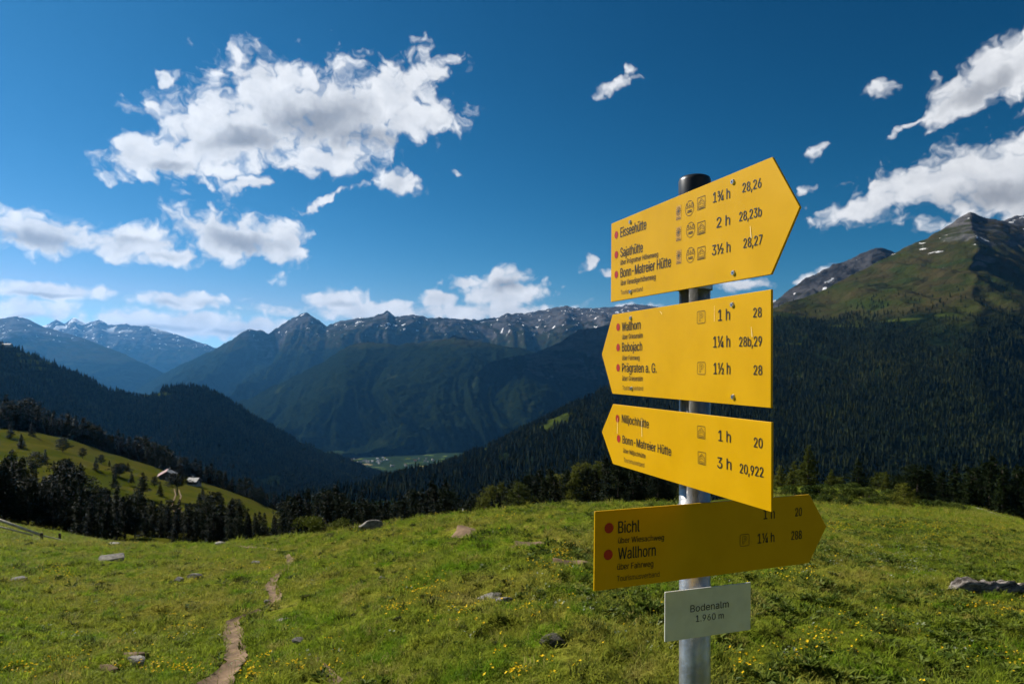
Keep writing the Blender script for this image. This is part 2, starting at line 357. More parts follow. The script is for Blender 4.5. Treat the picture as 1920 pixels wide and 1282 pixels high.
# ------------------------------------------------------------------ near ground
crest = [  # px, py of the brow of the meadow, its distance
    (-900, 1000, 34), (-300, 1002, 34), (0, 1008, 34), (120, 1017, 33), (250, 1020, 32), (400, 1021, 30), (450, 1014, 29), (560, 1001, 27), (660, 988, 25), (800, 967, 23), (900, 956, 22), (1000, 946, 22),
    (1100, 940, 22), (1300, 940, 25), (1450, 950, 32), (1560, 966, 38), (1700, 972, 42), (1800, 980, 42), (1920, 1000, 40), (2300, 1040, 38), (2900, 1080, 36)]
CR = np.array(crest, float)
_pxs = np.linspace(-900, 2900, 400); _k = np.exp(-0.5 * (np.arange(-12, 13) / 4.0) ** 2); _k /= _k.sum()
def _sm(a):
    b_ = np.interp(_pxs, CR[:, 0], a); return np.convolve(np.pad(b_, 12, mode='edge'), _k, 'valid')
_py, _Yc = _sm(CR[:, 1]), _sm(CR[:, 2])
def brow(px):
    return np.interp(px, _pxs, _py), np.interp(px, _pxs, _Yc)
def H0(x, y):
    x, y = np.asarray(x, float), np.asarray(y, float)
    ye = np.maximum(y, 5.0); px = CX + F * np.clip(x / ye, -1.45, 1.5)
    py, Yc = brow(px)
    a = (py - HY) / F - EYE / Yc
    over = np.maximum(y - Yc + 1.5, 0)
    return -a * y - 0.42 * over ** 2 / (over + 6.0)
def seen_y(px, py):
    b_, Yc = brow(px); a = (float(b_) - HY) / F - EYE / float(Yc); m_ = (py - HY) / F
    return min(EYE / max(m_ - a, EYE / float(Yc)), float(Yc))
def px_pts(lst): return [((a - CX) / F * seen_y(a, b_), seen_y(a, b_), w / 2 / F * seen_y(a, b_)) for a, b_, w in lst]
PATHS = [px_pts([(385, 1300, 66), (415, 1272, 48), (444, 1245, 34), (440, 1215, 30), (436, 1190, 30), (434, 1172, 24), (440, 1162, 20), (458, 1156, 18), (485, 1147, 17), (513, 1134, 18), (517, 1118, 18), (508, 1100, 18), (513, 1086, 14), (524, 1076, 10), (534, 1068, 9)]),
         px_pts([(536, 1068, 8), (542, 1060, 11), (544, 1050, 11), (536, 1040, 9)]), px_pts([(520, 1032, 7), (490, 1028, 10), (470, 1027, 11), (445, 1025, 8)]), px_pts([(630, 1284, 20), (615, 1262, 14), (600, 1246, 9), (588, 1234, 4)])]
def center_line(pts):
    pts = np.array(pts, float); t = np.concatenate([[0], np.cumsum(np.hypot(*np.diff(pts[:, :2], axis=0).T))]); n = max(12, int(t[-1] / max(0.08, pts[:, 2].mean() * 0.5)))
    s = np.linspace(0, t[-1], n); x, y, hw = [np.interp(s, t, pts[:, i]) for i in range(3)]
    for _ in range(3):
        x[1:-1] = .25 * x[:-2] + .5 * x[1:-1] + .25 * x[2:]; y[1:-1] = .25 * y[:-2] + .5 * y[1:-1] + .25 * y[2:]
    return s, x, y, hw
LINES = [center_line(p_) for p_ in PATHS]
def path_dist(X, Y):
    """distance to the nearest path, in metres and in half widths"""
    X, Y = np.broadcast_arrays(np.asarray(X, float), np.asarray(Y, float)); shp = X.shape; X, Y = X.ravel(), Y.ravel()
    d_ = np.full(X.shape, 9.0); q_ = np.full(X.shape, 9.0)
    for _, cx_, cy_, hw in LINES:
        box = np.nonzero((X > cx_.min() - 1) & (X < cx_.max() + 1) & (Y > cy_.min() - 1) & (Y < cy_.max() + 1))[0]
        if not len(box): continue
        xs_, ys_ = X[box], Y[box]; b1 = np.full(xs_.shape, 9.0); b2 = b1.copy()
        for i in range(len(cx_)):
            h_ = np.hypot(xs_ - cx_[i], ys_ - cy_[i]); b1 = np.minimum(b1, h_); b2 = np.minimum(b2, h_ / max(hw[i], 0.05))
        d_[box] = np.minimum(d_[box], b1); q_[box] = np.minimum(q_[box], b2)
    return d_.reshape(shp), q_.reshape(shp)
def trench(X, Y): return 0.06 * np.clip(1.75 - path_dist(X, Y)[1], 0, 1)
def H(x, y):
    x, y = np.asarray(x, float), np.asarray(y, float)
    r = np.sqrt(x * x + y * y)
    amp = np.clip(r / 6, 0.25, 1.0) * (1 - 0.9 * np.exp(-(path_dist(x, y)[0] / 0.55) ** 2))
    return H0(x, y) + amp * (0.10 * fbm(x * 0.35, y * 0.35, 1.0, 3) + 0.17 * fbm(x * 1.1, y * 1.1, 5.0, 3) + 0.12 * np.maximum(fbm(x * 2.6, y * 2.6, 9.0, 2), -0.12))
def on_meadow(px, py):
    """point of the meadow seen at that place of the photograph"""
    b_, Yc = brow(px); a = (float(b_) - HY) / F - EYE / float(Yc); m_ = (py - HY) / F
    Y = EYE / max(m_ - a, EYE / float(Yc)); Y = min(Y, float(Yc))
    x = (px - CX) / F * Y
    return Vector((x, Y, float(H(x, Y))))
def build_meadow():
    tx = np.linspace(-1, 1, 520); xs = np.sinh(tx * 3.6) / math.sinh(3.6) * 62
    ty = np.linspace(0, 1, 460); ys = -25 + 0 * ty
    ys = np.concatenate([np.linspace(-30, 3, 45), 3 + (np.exp(np.linspace(0, 1, 440) * 2.9) - 1) / (math.exp(2.9) - 1) * 57])[:]
    ys = np.unique(ys)
    X, Yg = np.meshgrid(xs, ys); Z = H(X, Yg) - trench(X, Yg)
    v = np.stack([X, Yg, Z], -1).reshape(-1, 3)
    o = ob('meadow', mesh_np('meadow', v, grid_faces(len(ys), len(xs)), MT['turf'], True))
    tag(o, 'sunlit alpine meadow sloping away from the signpost', None, None, 'structure')
build_meadow()

# ------------------------------------------------------------------ hillside beyond the brow
HPX = np.array([-900, -300, 0, 78, 250, 400, 600, 800, 1000, 1200, 1350, 1450, 1560, 1660, 1760, 1840, 1920, 2300, 2900], float)
HROWS = [
    (38,  [1020, 1020, 1015, 1030, 1045, 1050, 1030, 1005, 990, 990, 990, 985, 990, 995, 1000, 1008, 1030, 1080, 1150]),
    (60,  [950, 960, 992, 1013, 1035, 1045, 1040, 1015, 990, 965, 948, 934, 938, 942, 955, 968, 988, 1035, 1105]),
    (75,  [930, 945, 986, 1004, 1025, 1035, 1035, 1015, 985, 958, 938, 921, 924, 929, 947, 962, 984, 1035, 1105]),
    (120, [900, 930, 972, 985, 1005, 1015, 1018, 1008, 985, 958, 938, 926, 932, 942, 957, 974, 997, 1045, 1110]),
    (200, [850, 890, 950, 965, 985, 995, 1002, 1005, 990, 968, 953, 947, 953, 963, 977, 988, 1003, 1050, 1110]),
    (400, [690, 750, 803, 812, 862, 912, 990, 1040, 1060, 1055, 1045, 1035, 1035, 1035, 1035, 1035, 1045, 1060, 1100]),
    (640, [790, 840, 890, 905, 970, 1030, 1110, 1150, 1150, 1150, 1150, 1150, 1150, 1150, 1150, 1150, 1150, 1150, 1150])]
HY_ = np.array([r[0] for r in HROWS], float); HM = np.array([[(p_ - HY) / F for p_ in r[1]] for r in HROWS])
def hill_m(px, Y):
    px, Y = np.broadcast_arrays(np.asarray(px, float), np.asarray(Y, float))
    rows = np.stack([np.interp(px, HPX, HM[i]) for i in range(len(HY_))])
    lz = np.stack([-rows[i] * HY_[i] for i in range(len(HY_))])
    i = np.clip(np.searchsorted(HY_, Y) - 1, 0, len(HY_) - 2)
    f = np.clip((Y - HY_[i]) / (HY_[i + 1] - HY_[i]), 0, 1)
    z0 = np.take_along_axis(lz, i[None], 0)[0]; z1 = np.take_along_axis(lz, (i + 1)[None], 0)[0]
    return z0 * (1 - f) + z1 * f
def hill(x, Y):
    x, Y = np.asarray(x, float), np.asarray(Y, float)
    px = CX + F * x / Y
    z = EYE + 0.25 * (hill_m(px - 14, Y) + 2 * hill_m(px, Y) + hill_m(px + 14, Y))
    return z + 0.012 * Y * fbm(x * 6 / np.maximum(Y, 40) , Y * 0.05, 2.0, 3) * np.clip((Y - 45) / 30, 0, 1)
def build_hillside():
    ys = np.exp(np.linspace(math.log(38), math.log(640), 260)); us = np.linspace(-1.42, 1.48, 420)
    U, Yg = np.meshgrid(us, ys); X = U * Yg; Z = hill(X, Yg)
    v = np.stack([X, Yg, Z], -1).reshape(-1, 3)
    m, t, b = mat_new('pasture')
    pos = t.new('ShaderNodeNewGeometry').outputs['Position']
    n1 = t.noise(t.vec('MULTIPLY', pos, (1, 1, 2.2)), 1 / 26, 5, 0.6); n2 = t.noise(pos, 1 / 3.5, 4, 0.6)
    c = t.mix(t.smooth(n1, 0.36, 0.64), (0.040, 0.049, 0.004), (0.066, 0.060, 0.010)); c = t.mix(t.smooth(n2, 0.52, 0.75, 0, 0.7), c, (0.035, 0.052, 0.010))
    t.set(b.inputs['Base Color'], c); b.inputs['Roughness'].default_value = 0.95
    t.set(b.inputs['Normal'], t.bump(t.noise(pos, 1 / 1.2, 4, 0.6), 0.7, 0.3))
    tag(ob('hillside', mesh_np('hillside', v, grid_faces(len(ys), len(us)), m, True)), 'green pasture hillside beyond the meadow brow', None, None, 'structure')
build_hillside()

# ------------------------------------------------------------------ mountains
def patch(name, rows, nu, nv, label, mat, gully=(60, 420), rough=18, ridge_amp=8, back=0.4, px_pad=True):
    """a mountain flank: rows from the foot to the ridge, each a list of (px, py, distance); gullies and rock relief added as real shape"""
    lo = max(min(p_[0] for p_ in r) for r in rows); hi = min(max(p_[0] for p_ in r) for r in rows)
    pxs = np.linspace(lo, hi, nu)
    W = []
    for r in rows:
        a = np.array(sorted(r), float); py = np.interp(pxs, a[:, 0], a[:, 1]); Y = np.interp(pxs, a[:, 0], a[:, 2])
        W.append(np.stack([(pxs - CX) / F * Y, Y, EYE + (HY - py) / F * Y], -1))
    rd = W[-1]
    b1 = rd.copy(); b1[:, 1] *= 1 + 0.12 * back; b1[:, 0] *= 1 + 0.12 * back; b1[:, 2] -= (b1[:, 1] - rd[:, 1]) * 0.45
    b2 = rd.copy(); b2[:, 1] *= 1 + 0.6 * back; b2[:, 0] *= 1 + 0.6 * back; b2[:, 2] -= (b2[:, 1] - rd[:, 1]) * 0.6
    n = len(rows); ctrl = np.stack(W + [b1, b2]); tk = np.array(list(range(n)) + [n - 1 + 0.25, n - 1 + 0.6])
    tv = np.concatenate([np.linspace(0, n - 1, nv), n - 1 + np.linspace(0.03, 0.6, 16)])
    V = np.empty((len(tv), nu, 3))
    i = np.clip(np.searchsorted(tk, tv, side='right') - 1, 0, len(tk) - 2)
    f = ((tv - tk[i]) / (tk[i + 1] - tk[i]))[:, None, None]
    V = ctrl[i] * (1 - f) + ctrl[i + 1] * f
    # soften the breaks between the rows
    for _ in range(max(2, nv // 14)):
        Vs = V.copy(); Vs[1:-1] = 0.25 * V[:-2] + 0.5 * V[1:-1] + 0.25 * V[2:]
        keep = np.exp(-((tv - (n - 1)) / 0.04) ** 2)[:, None, None]; V = Vs * (1 - keep) + V * keep
    t_r = np.clip((n - 1 - tv) / 0.9, 0, 1)[:, None]; t_r = np.where((tv > n - 1)[:, None], 0.35, t_r)
    t_b = np.clip(tv / 0.3, 0, 1)[:, None]
    x, y, z = V[..., 0], V[..., 1], V[..., 2]
    ga, gl = gully
    warp = fbm(x / gl * 0.7, z / gl * 0.7, 3.3, 3) * 0.9
    g = ridged(x / gl + warp + 0.35 * z / gl, z / gl * 0.22, y / gl * 0.15, 4)
    V[..., 1] -= ga * 1.6 * g * t_r * t_b
    V[..., 2] += ga * 0.55 * g * t_r * t_b + rough * fbm(x / 90, y / 90, z / 90, 4) * (0.35 + 0.65 * t_r)
    V[..., 2] += ridge_amp * fbm(pxs / 17.0, 0.3, tv[:, None] * 0.3, 4) * np.exp(-((tv - (n - 1)) / 0.12) ** 2)[:, None]
    me = mesh_np(name, V.reshape(-1, 3), grid_faces(len(tv), nu), mat, True)
    tag(ob(name, me), label, None, None, 'structure')
    return V, tv, n
def flank(ridge, foot, frac):
    """row of a flank: frac = list of (share of the way out from foot to ridge, share of the height gained)"""
    rows = []
    for fy, fz in frac:
        row = []
        for px, py, Yr in ridge:
            pf, Yf = foot(px); z0, z1 = (HY - pf) / F * Yf, (HY - py) / F * Yr; Y = Yf + fy * (Yr - Yf) + 55 * math.sin(px / 75) * fy * (1 - fy) * 3; z = z0 + fz * (z1 - z0); row.append((px, HY - z / Y * F, Y))
        rows.append(row)
    return rows
far2 = [(-700, 640, 18000), (-60, 620, 18000), (60, 615, 18000), (92, 607, 18000), (105, 600, 18000), (122, 606, 18000), (140, 594, 18000), (158, 607, 18000), (172, 603, 18000), (186, 599, 18000), (205, 609, 18000), (235, 607, 18000), (248, 609, 18000), (282, 612, 18000), (330, 627, 18000), (395, 648, 18000), (470, 680, 18000), (700, 740, 18000)]
patch('snowy_range', [[(p_[0], p_[1] + 190, 14500) for p_ in far2], [(p_[0], p_[1] + 70, 16500) for p_ in far2], far2], 420, 90, 'farthest snow-flecked blue mountain range on the left', MT['farmountain'], (160, 1500), 60, 30)
far1 = [(-900, 560, 12500), (-300, 585, 12500), (-60, 600, 12500), (0, 598, 12500), (30, 592, 12500), (55, 599, 12500), (80, 612, 12500), (150, 632, 12500), (220, 658, 12400), (290, 690, 12200), (340, 716, 12000), (400, 745, 11800), (600, 830, 11500)]
patch('blue_ridge', [[(p_[0], min(p_[1] + 200, 900), 9500) for p_ in far1], [(p_[0], p_[1] + 70, 11300) for p_ in far1], far1], 360, 100, 'hazy blue mountain ridge falling to the right', MT['farmountain'], (170, 1300), 40, 16)
cen = [(150, 770), (260, 727), (300, 704), (360, 674), (420, 646), (450, 626), (466, 616), (478, 619), (490, 617), (504, 626), (530, 607), (556, 594), (566, 588), (578, 587), (590, 595), (612, 612), (640, 602), (662, 598), (700, 593), (716, 589), (728, 584), (742, 594), (758, 591), (776, 589), (800, 595), (850, 597), (900, 601), (925, 598), (950, 588), (985, 588), (1020, 581), (1058, 573), (1080, 577), (1100, 578), (1150, 575), (1190, 570), (1215, 572), (1260, 578), (1320, 572), (1400, 585), (1500, 600), (1900, 640)]
cenY = lambda p_: 11000 + 600 * math.sin(p_ / 150)
patch('central_massif', [[(p_[0], 840, 7400) for p_ in cen], [(p_[0], min(836, p_[1] + 130), 8500 + 420 * math.sin(p_[0] / 90)) for p_ in cen], [(p_[0], min(830, p_[1] + 45), 9900 + 380 * math.sin(p_[0] / 70 + 1)) for p_ in cen], [(p_[0], p_[1], cenY(p_[0])) for p_ in cen]],
      640, 150, 'central mountain massif with snow-flecked rocky peaks', make_mountain('massif', 250, 0.6, 1.0, (), 560.0, 0.0, 0.75), (300, 1150), 60, 26)
spurA = [(150, 850, 5600), (265, 800, 5600), (330, 790, 5500), (400, 768, 5500), (465, 748, 5500), (520, 720, 5600), (600, 682, 5700), (655, 648, 5800), (690, 640, 5850), (740, 646, 5800), (800, 640, 5800), (850, 632, 5800), (900, 640, 5700), (1000, 660, 5700), (1200, 700, 5700)]
spurA = [(a, b_, c * 1.18) for a, b_, c in spurA]
patch('wooded_spur', [[(p_[0], 856, 4680) for p_ in spurA], [(p_[0], min(852, p_[1] + 90), 5500 + 150 * math.sin(p_[0] / 60)) for p_ in spurA], spurA], 460, 130, 'dark wooded spur below the central peaks', MT['mountain'], (230, 800), 38, 16)
spurB = [(540, 880), (640, 858), (680, 842), (730, 800), (790, 765), (840, 730), (890, 698), (925, 676), (960, 668), (1000, 664), (1050, 640), (1085, 620), (1150, 606), (1260, 596), (1400, 600), (1700, 640)]
spurB = [(a, b_, 4900 + min(max(a - 640, 0) * 2.4, 900)) for a, b_ in spurB]
def bfoot(px):
    py = float(np.interp(px, [540, 640, 690, 720, 745, 790, 830, 870, 900, 1000], [880, 864, 853, 858, 848, 847, 838, 836, 826, 815])); return py, 592 * F / (py - HY)
patch('valley_side', flank(spurB, bfoot, ((0, 0), (0.35, 0.25), (0.7, 0.62))) + [spurB], 460, 140, 'wooded valley side with gullies right of the village', MT['mountain'], (130, 560), 30, 12)
backr = [(1300, 640, 5600), (1400, 590, 5600), (1450, 566, 5600), (1480, 546, 5600), (1510, 522, 5600), (1545, 505, 5600), (1580, 492, 5600), (1610, 480, 5600), (1630, 469, 5600), (1648, 466, 5600), (1662, 468, 5600), (1690, 480, 5600), (1750, 490, 5600), (1820, 470, 5600), (1860, 425, 5600), (1895, 408, 5600), (1925, 402, 5600), (2000, 395, 5700), (2200, 430, 5800), (2700, 480, 6000)]
patch('rocky_ridge', [[(p_[0], p_[1] + 260, 4500) for p_ in backr], [(p_[0], p_[1] + 70, 5200) for p_ in backr], backr], 420, 100, 'dark rocky ridge behind the right mountain', make_mountain('rocky', -120, 0.6, 0.7, (), 470.0, 0.0, 0.6), (90, 330), 50, 22)
rgt = [(520, 960, 1500), (640, 950, 1500), (700, 925, 1500), (734, 906, 1520), (780, 892, 1560), (810, 883, 1600), (850, 868, 1650), (900, 846, 1720), (950, 824, 1800), (1050, 772, 2000), (1150, 720, 2250), (1240, 684, 2500), (1350, 632, 2800), (1450, 577, 3150), (1480, 566, 3200), (1540, 546, 3350), (1600, 514, 3500), (1660, 484, 3650), (1700, 462, 3750), (1740, 446, 3850), (1780, 421, 3950), (1800, 408, 4000), (1820, 398, 4000), (1836, 404, 4000), (1850, 409, 4000), (1880, 414, 4000), (1920, 424, 4000), (2050, 440, 4000), (2300, 480, 4000), (2800, 560, 4000)]
rfoot = lambda px: (960 if px < 900 else 985, 900 + max(0, px - 700) * 0.35)
RG = patch('green_mountain', flank(rgt, rfoot, ((0, 0), (0.33, 0.28), (0.62, 0.55), (0.84, 0.80))) + [rgt],
           620, 240, 'green mountain with dark forest below and bare summit on the right', None, (55, 420), 16, 7)
lef = [(-900, 480, 1700), (-300, 560, 1750), (-100, 622, 1800), (0, 648, 1850), (40, 658, 1900), (100, 684, 1950), (160, 708, 2000), (200, 732, 2050), (260, 742, 2150), (295, 740, 2200), (318, 728, 2230), (350, 724, 2260), (380, 726, 2300), (420, 746, 2350), (470, 776, 2450), (520, 806, 2550), (570, 832, 2700), (640, 858, 2900), (675, 872, 3000), (720, 890, 3100), (800, 915, 3200)]
LF = patch('forested_ridge', [[(p_[0], 960, 1100 + 0.9 * max(0, p_[0])) for p_ in lef], [(p_[0], p_[1] * 0.5 + 480, 1450 + 1.3 * max(0, p_[0])) for p_ in lef], lef], 480, 170, 'dark forested ridge sloping down to the valley on the left', None, (60, 300), 14, 5)
def spots_on(surf, lst):
    """grassy clearings: the points of a flank seen at these places of the photograph, with a radius in metres"""
    V = surf[0]; px = CX + F * V[..., 0] / V[..., 1]; py = HY - F * (V[..., 2] - EYE) / V[..., 1]; out = []
    for a, b_, rx, rz_ in lst:
        d_ = (px - a) ** 2 + (py - b_) ** 2 + 1e9 * (np.arange(len(V))[:, None] > len(V) - 17); i = np.unravel_index(np.argmin(d_), d_.shape); out.append((*V[i], rx, rz_))
    return out
CLR = spots_on(RG, [(1046, 790, 34, 16), (1022, 803, 34, 10), (1062, 780, 22, 12), (1585, 612, 80, 7), (1490, 644, 40, 5), (1690, 600, 60, 7), (1790, 590, 60, 9), (905, 842, 20, 4)])
CLL = spots_on(LF, [(30, 664, 26, 7), (55, 678, 26, 9), (72, 690, 20, 6), (98, 672, 10, 4), (188, 724, 16, 5), (306, 738, 30, 5), (285, 742, 22, 4), (92, 712, 10, 8), (640, 866, 24, 5)])
bpy.data.objects['green_mountain'].data.materials.append(make_mountain('green_mountain', 200, 1.0, 0.7, CLR, 690.0)); bpy.data.objects['forested_ridge'].data.materials.append(make_mountain('forested_ridge', 400, 1.0, 1.0, CLL))

# valley floor with the fields round the village
def build_valley():
    xs = np.concatenate([np.linspace(-40000, -2500, 12), np.linspace(-2400, 1500, 160), np.linspace(1600, 40000, 12)])
    ys = np.concatenate([np.linspace(-30000, 3000, 8), np.linspace(3050, 5600, 110), np.linspace(5700, 60000, 12)])
    X, Yg = np.meshgrid(xs, ys); Z = -585 + 26 * fbm(X / 420, Yg / 420, 0.5, 3)
    m, t, b = mat_new('valley_fields')
    pos = t.new('ShaderNodeNewGeometry').outputs['Position']
    vo = t.new('ShaderNodeTexVoronoi', voronoi_dimensions='2D'); t.set(vo.inputs['Vector'], t.vec('MULTIPLY', pos, (1.0, 0.5, 0))); vo.inputs['Scale'].default_value = 1 / 75
    s = t.new('ShaderNodeSeparateColor'); t.set(s.inputs[0], vo.outputs['Color'])
    fld = t.mix(t.smooth(s.outputs[0], 0.2, 0.6), (0.06, 0.10, 0.015), (0.11, 0.14, 0.028)); fld = t.mix(t.smooth(s.outputs[1], 0.78, 0.8), fld, (0.24, 0.19, 0.10))
    wood = t.smooth(t.noise(pos, 1 / 120, 4, 0.6), 0.385, 0.43)
    c = t.mix(wood, fld, (0.016, 0.028, 0.012))
    dd = t.vec('LENGTH', t.vec('MULTIPLY', t.vec('SUBTRACT', pos, (-660, 4250, 0)), (1 / 560, 1 / 560, 0)))
    c = t.mix(t.smooth(dd, 0.8, 1.1), c, (0.018, 0.030, 0.012))
    t.set(b.inputs['Base Color'], c); b.inputs['Roughness'].default_value = 0.95
    tag(ob('valley_floor', mesh_np('valley_floor', np.stack([X, Yg, Z], -1).reshape(-1, 3), grid_faces(len(ys), len(xs)), m, True)), 'valley floor with small bright fields', None, None, 'structure')
build_valley()

# ------------------------------------------------------------------ far woods (one mass each)
def cone_trees(pts, hs, wid, seed):
    """many simple ragged conifers in one mesh: three stacked skirts of five faces"""
    r = np.random.default_rng(seed); n = len(pts); k = 5
    out_v, out_f = [], []
    ang = r.uniform(0, 6.28, n)
    base = 0
    for (z0, z1, rad) in ((0.05, 0.5, 1.0), (0.32, 1.0, 0.68)):
        a = ang[:, None] + np.arange(k)[None] * 2 * math.pi / k + r.uniform(-0.3, 0.3, (n, k))
        rr = wid[:, None] * rad * r.uniform(0.7, 1.25, (n, k))
        ring = np.stack([pts[:, 0:1] + rr * np.cos(a), pts[:, 1:2] + rr * np.sin(a), pts[:, 2:3] + hs[:, None] * (z0 + r.uniform(-0.05, 0.05, (n, k)))], -1)
        apex = np.stack([pts[:, 0] + wid * r.uniform(-.1, .1, n), pts[:, 1], pts[:, 2] + hs * z1], -1)[:, None]
        vv = np.concatenate([ring, apex], 1).reshape(-1, 3)
        i0 = base + np.arange(n)[:, None] * (k + 1)
        ff = np.stack([i0 + np.arange(k)[None], i0 + (np.arange(k)[None] + 1) % k, np.broadcast_to(i0 + k, (n, k))], -1).reshape(-1, 3)
        out_v.append(vv); out_f.append(ff); base += len(vv)
    return np.concatenate(out_v), np.concatenate(out_f)
def scatter_on(V, tv, n, count, seed, cond):
    r = np.random.default_rng(seed)
    a, b_, c, d_ = V[:-1, :-1], V[:-1, 1:], V[1:, 1:], V[1:, :-1]
    area = 0.5 * np.linalg.norm(np.cross(c - a, d_ - b_), axis=-1)
    area[tv[:-1] > n - 1 + 0.06] = 0
    ctr = (a + c) / 2; u = ctr[..., 0] / ctr[..., 1]
    area[(u < -0.85) | (u > 0.85)] = 0
    area *= cond(ctr)
    pr = area.ravel() / area.sum(); idx = r.choice(len(pr), count, p=pr)
    i, j = np.unravel_index(idx, area.shape); s_, t_ = r.random((2, count, 1))
    return a[i, j] * (1 - s_) * (1 - t_) + b_[i, j] * s_ * (1 - t_) + c[i, j] * s_ * t_ + d_[i, j] * (1 - s_) * t_
def wood(name, surf, count, seed, label, tl, clear=()):
    def cond(c):
        x, y, z = c[..., 0], c[..., 1], c[..., 2]
        line = tl + 110 * fbm(x / 300, y / 300, 0.7, 3)
        p_ = np.clip((line + 20 - z) / 150, 0, 1) ** 1.7 + 0.035 * np.clip((line + 150 - z) / 150, 0, 1)
        gap = fbm(x / 170, z / 70, y / 600, 3); p_ = p_ * np.where(gap > 0.34, 0.03, 1.0)
        for x_, y_, z_, rx, rz_ in clear: p_ = p_ * np.where(((x - x_) / rx) ** 2 + ((y - y_) * .4 / rx) ** 2 + ((z - z_) / rz_) ** 2 < 1.0, 0.02, 1)
        return p_
    pts = scatter_on(*surf, count, seed, cond); r = np.random.default_rng(seed + 1)
    hs = 6 + 18 * r.beta(2, 2, count); v, f = cone_trees(pts - np.array([0, 0, 1.0]), hs, hs * r.uniform(0.15, 0.24, count), seed + 2)
    tag(ob(name, mesh_np(name, v, f, MT['farforest'])), label, 'forest', None, 'stuff')
wood('mountain_forest', RG, 46000, 11, 'dense dark conifer forest covering the right mountain slope', 215, CLR)
wood('ridge_forest', LF, 30000, 21, 'dark conifer forest covering the left ridge', 400, CLL)

# ------------------------------------------------------------------ trees
def crown_mesh(name, seed, shape, mat, n_branch=150, leaf=0.034, dens=1.0):
    """needle sprays set along branches; the tree is 1 unit tall"""
    r = np.random.default_rng(seed); cen_, nrm_, siz_ = [], [], []
    lob = r.uniform(0, 6.28, 4)
    for b_ in range(n_branch):
        h = r.beta(1.0, 1.15) * 0.93 + 0.05 if shape != 'ovate' else r.uniform(0.14, 0.97)
        a = r.uniform(0, 6.28)
        if shape == 'cone': rad = 0.175 * (1 - h) ** 0.85 + 0.012
        elif shape == 'ovate': rad = 0.235 * (max(0.0, math.sin(math.pi * min(1, (h - 0.06) / 0.96) ** 0.75))) ** 0.75 + 0.02
        elif shape == 'spread': h = 0.38 + 0.62 * r.random(); rad = 0.42 * math.sqrt(max(0.02, 1 - ((h - 0.62) / 0.40) ** 2))
        else: rad = 0.21 * (1 - h) ** 0.7 + 0.015
        rad *= r.uniform(0.55, 1.18) * (1 + 0.22 * math.sin(2 * a + lob[0] + 9 * h) + 0.15 * math.sin(3 * a + lob[1] - 14 * h))
        droop = -0.30 if shape == 'cone' else (0.25 if shape == 'ovate' else 0.05)
        m = max(5, int(rad / 0.0085 * dens))
        t = np.sqrt(r.random(m)) * 0.85 + 0.15
        ang = a + r.normal(0, 0.22, m)
        x = np.cos(ang) * rad * t; y = np.sin(ang) * rad * t; z = h + droop * rad * t + r.normal(0, 0.012, m)
        for q in range(2):
            jit = r.normal(0, 0.012, (m, 3)); cen_.append(np.stack([x, y, z], -1) + jit); nn = r.normal(0, 1, (m, 3)) + np.stack([np.cos(ang) * 0.5, np.sin(ang) * 0.5, np.full(m, 0.9)], -1)
            nrm_.append(nn / np.linalg.norm(nn, axis=1)[:, None]); siz_.append(r.uniform(0.6, 1.3, m) * leaf)
    c = np.concatenate(cen_); nn = np.concatenate(nrm_); s = np.concatenate(siz_)[:, None]
    up = r.normal(0, 1, c.shape); t1 = np.cross(nn, up); t1 /= np.linalg.norm(t1, axis=1)[:, None]; t2 = np.cross(nn, t1)
    k = r.uniform(0.35, 0.75, (len(c), 1))
    v = np.stack([c - t1 * s, c + t2 * s * k, c + t1 * s, c - t2 * s * k * r.uniform(0.4, 1, (len(c), 1))], 1).reshape(-1, 3)
    return mesh_np(name, v, np.arange(len(v)).reshape(-1, 4), mat)
def trunk_mesh(name, seed, shape):
    r = random.Random(seed); bm = bmesh.new(); px_, py_ = 0, 0; z = -0.03; rad = 0.020 if shape != 'spread' else 0.03
    top = 0.93 if shape != 'spread' else 0.7
    for i in range(5):
        z2 = -0.03 + (top + 0.03) * (i + 1) / 5; nx, ny = px_ + r.uniform(-.008, .008), py_ + r.uniform(-.008, .008)
        tube(bm, (px_, py_, z), (nx, ny, z2), rad * (1 - i / 5.6), rad * (1 - (i + 1) / 5.6), 7, caps=(i == 4)); px_, py_, z = nx, ny, z2
    for i in range(14):
        h = r.uniform(0.15, 0.85); a = r.uniform(0, 6.28); L = (0.16 if shape != 'spread' else 0.3) * (1 - h * 0.7)
        tube(bm, (0, 0, h), (math.cos(a) * L, math.sin(a) * L, h + r.uniform(-.04, .06)), 0.006, 0.002, 4, caps=False)
    return bm_mesh(name, bm, MT['bark'], True)
KINDS = {}
for i, (k_, shp, mt_, nb) in enumerate([('spruce', 'cone', 'needle', 190), ('spruce', 'cone', 'needle', 150), ('pine', 'ovate', 'needle', 150), ('pine', 'loose', 'needle', 170), ('pine', 'ovate', 'needle', 135), ('larch', 'loose', 'larch', 170), ('larch', 'ovate', 'larch', 140), ('spread', 'spread', 'needle', 120)]):
    KINDS.setdefault(k_, []).append((crown_mesh('crown', 100 + i, shp, MT[mt_], nb, 0.0165 if shp != 'spread' else 0.02), trunk_mesh('trunk', 200 + i, shp)))
TREES = []
def hx_(px, Y): return (px - CX) / F * Y
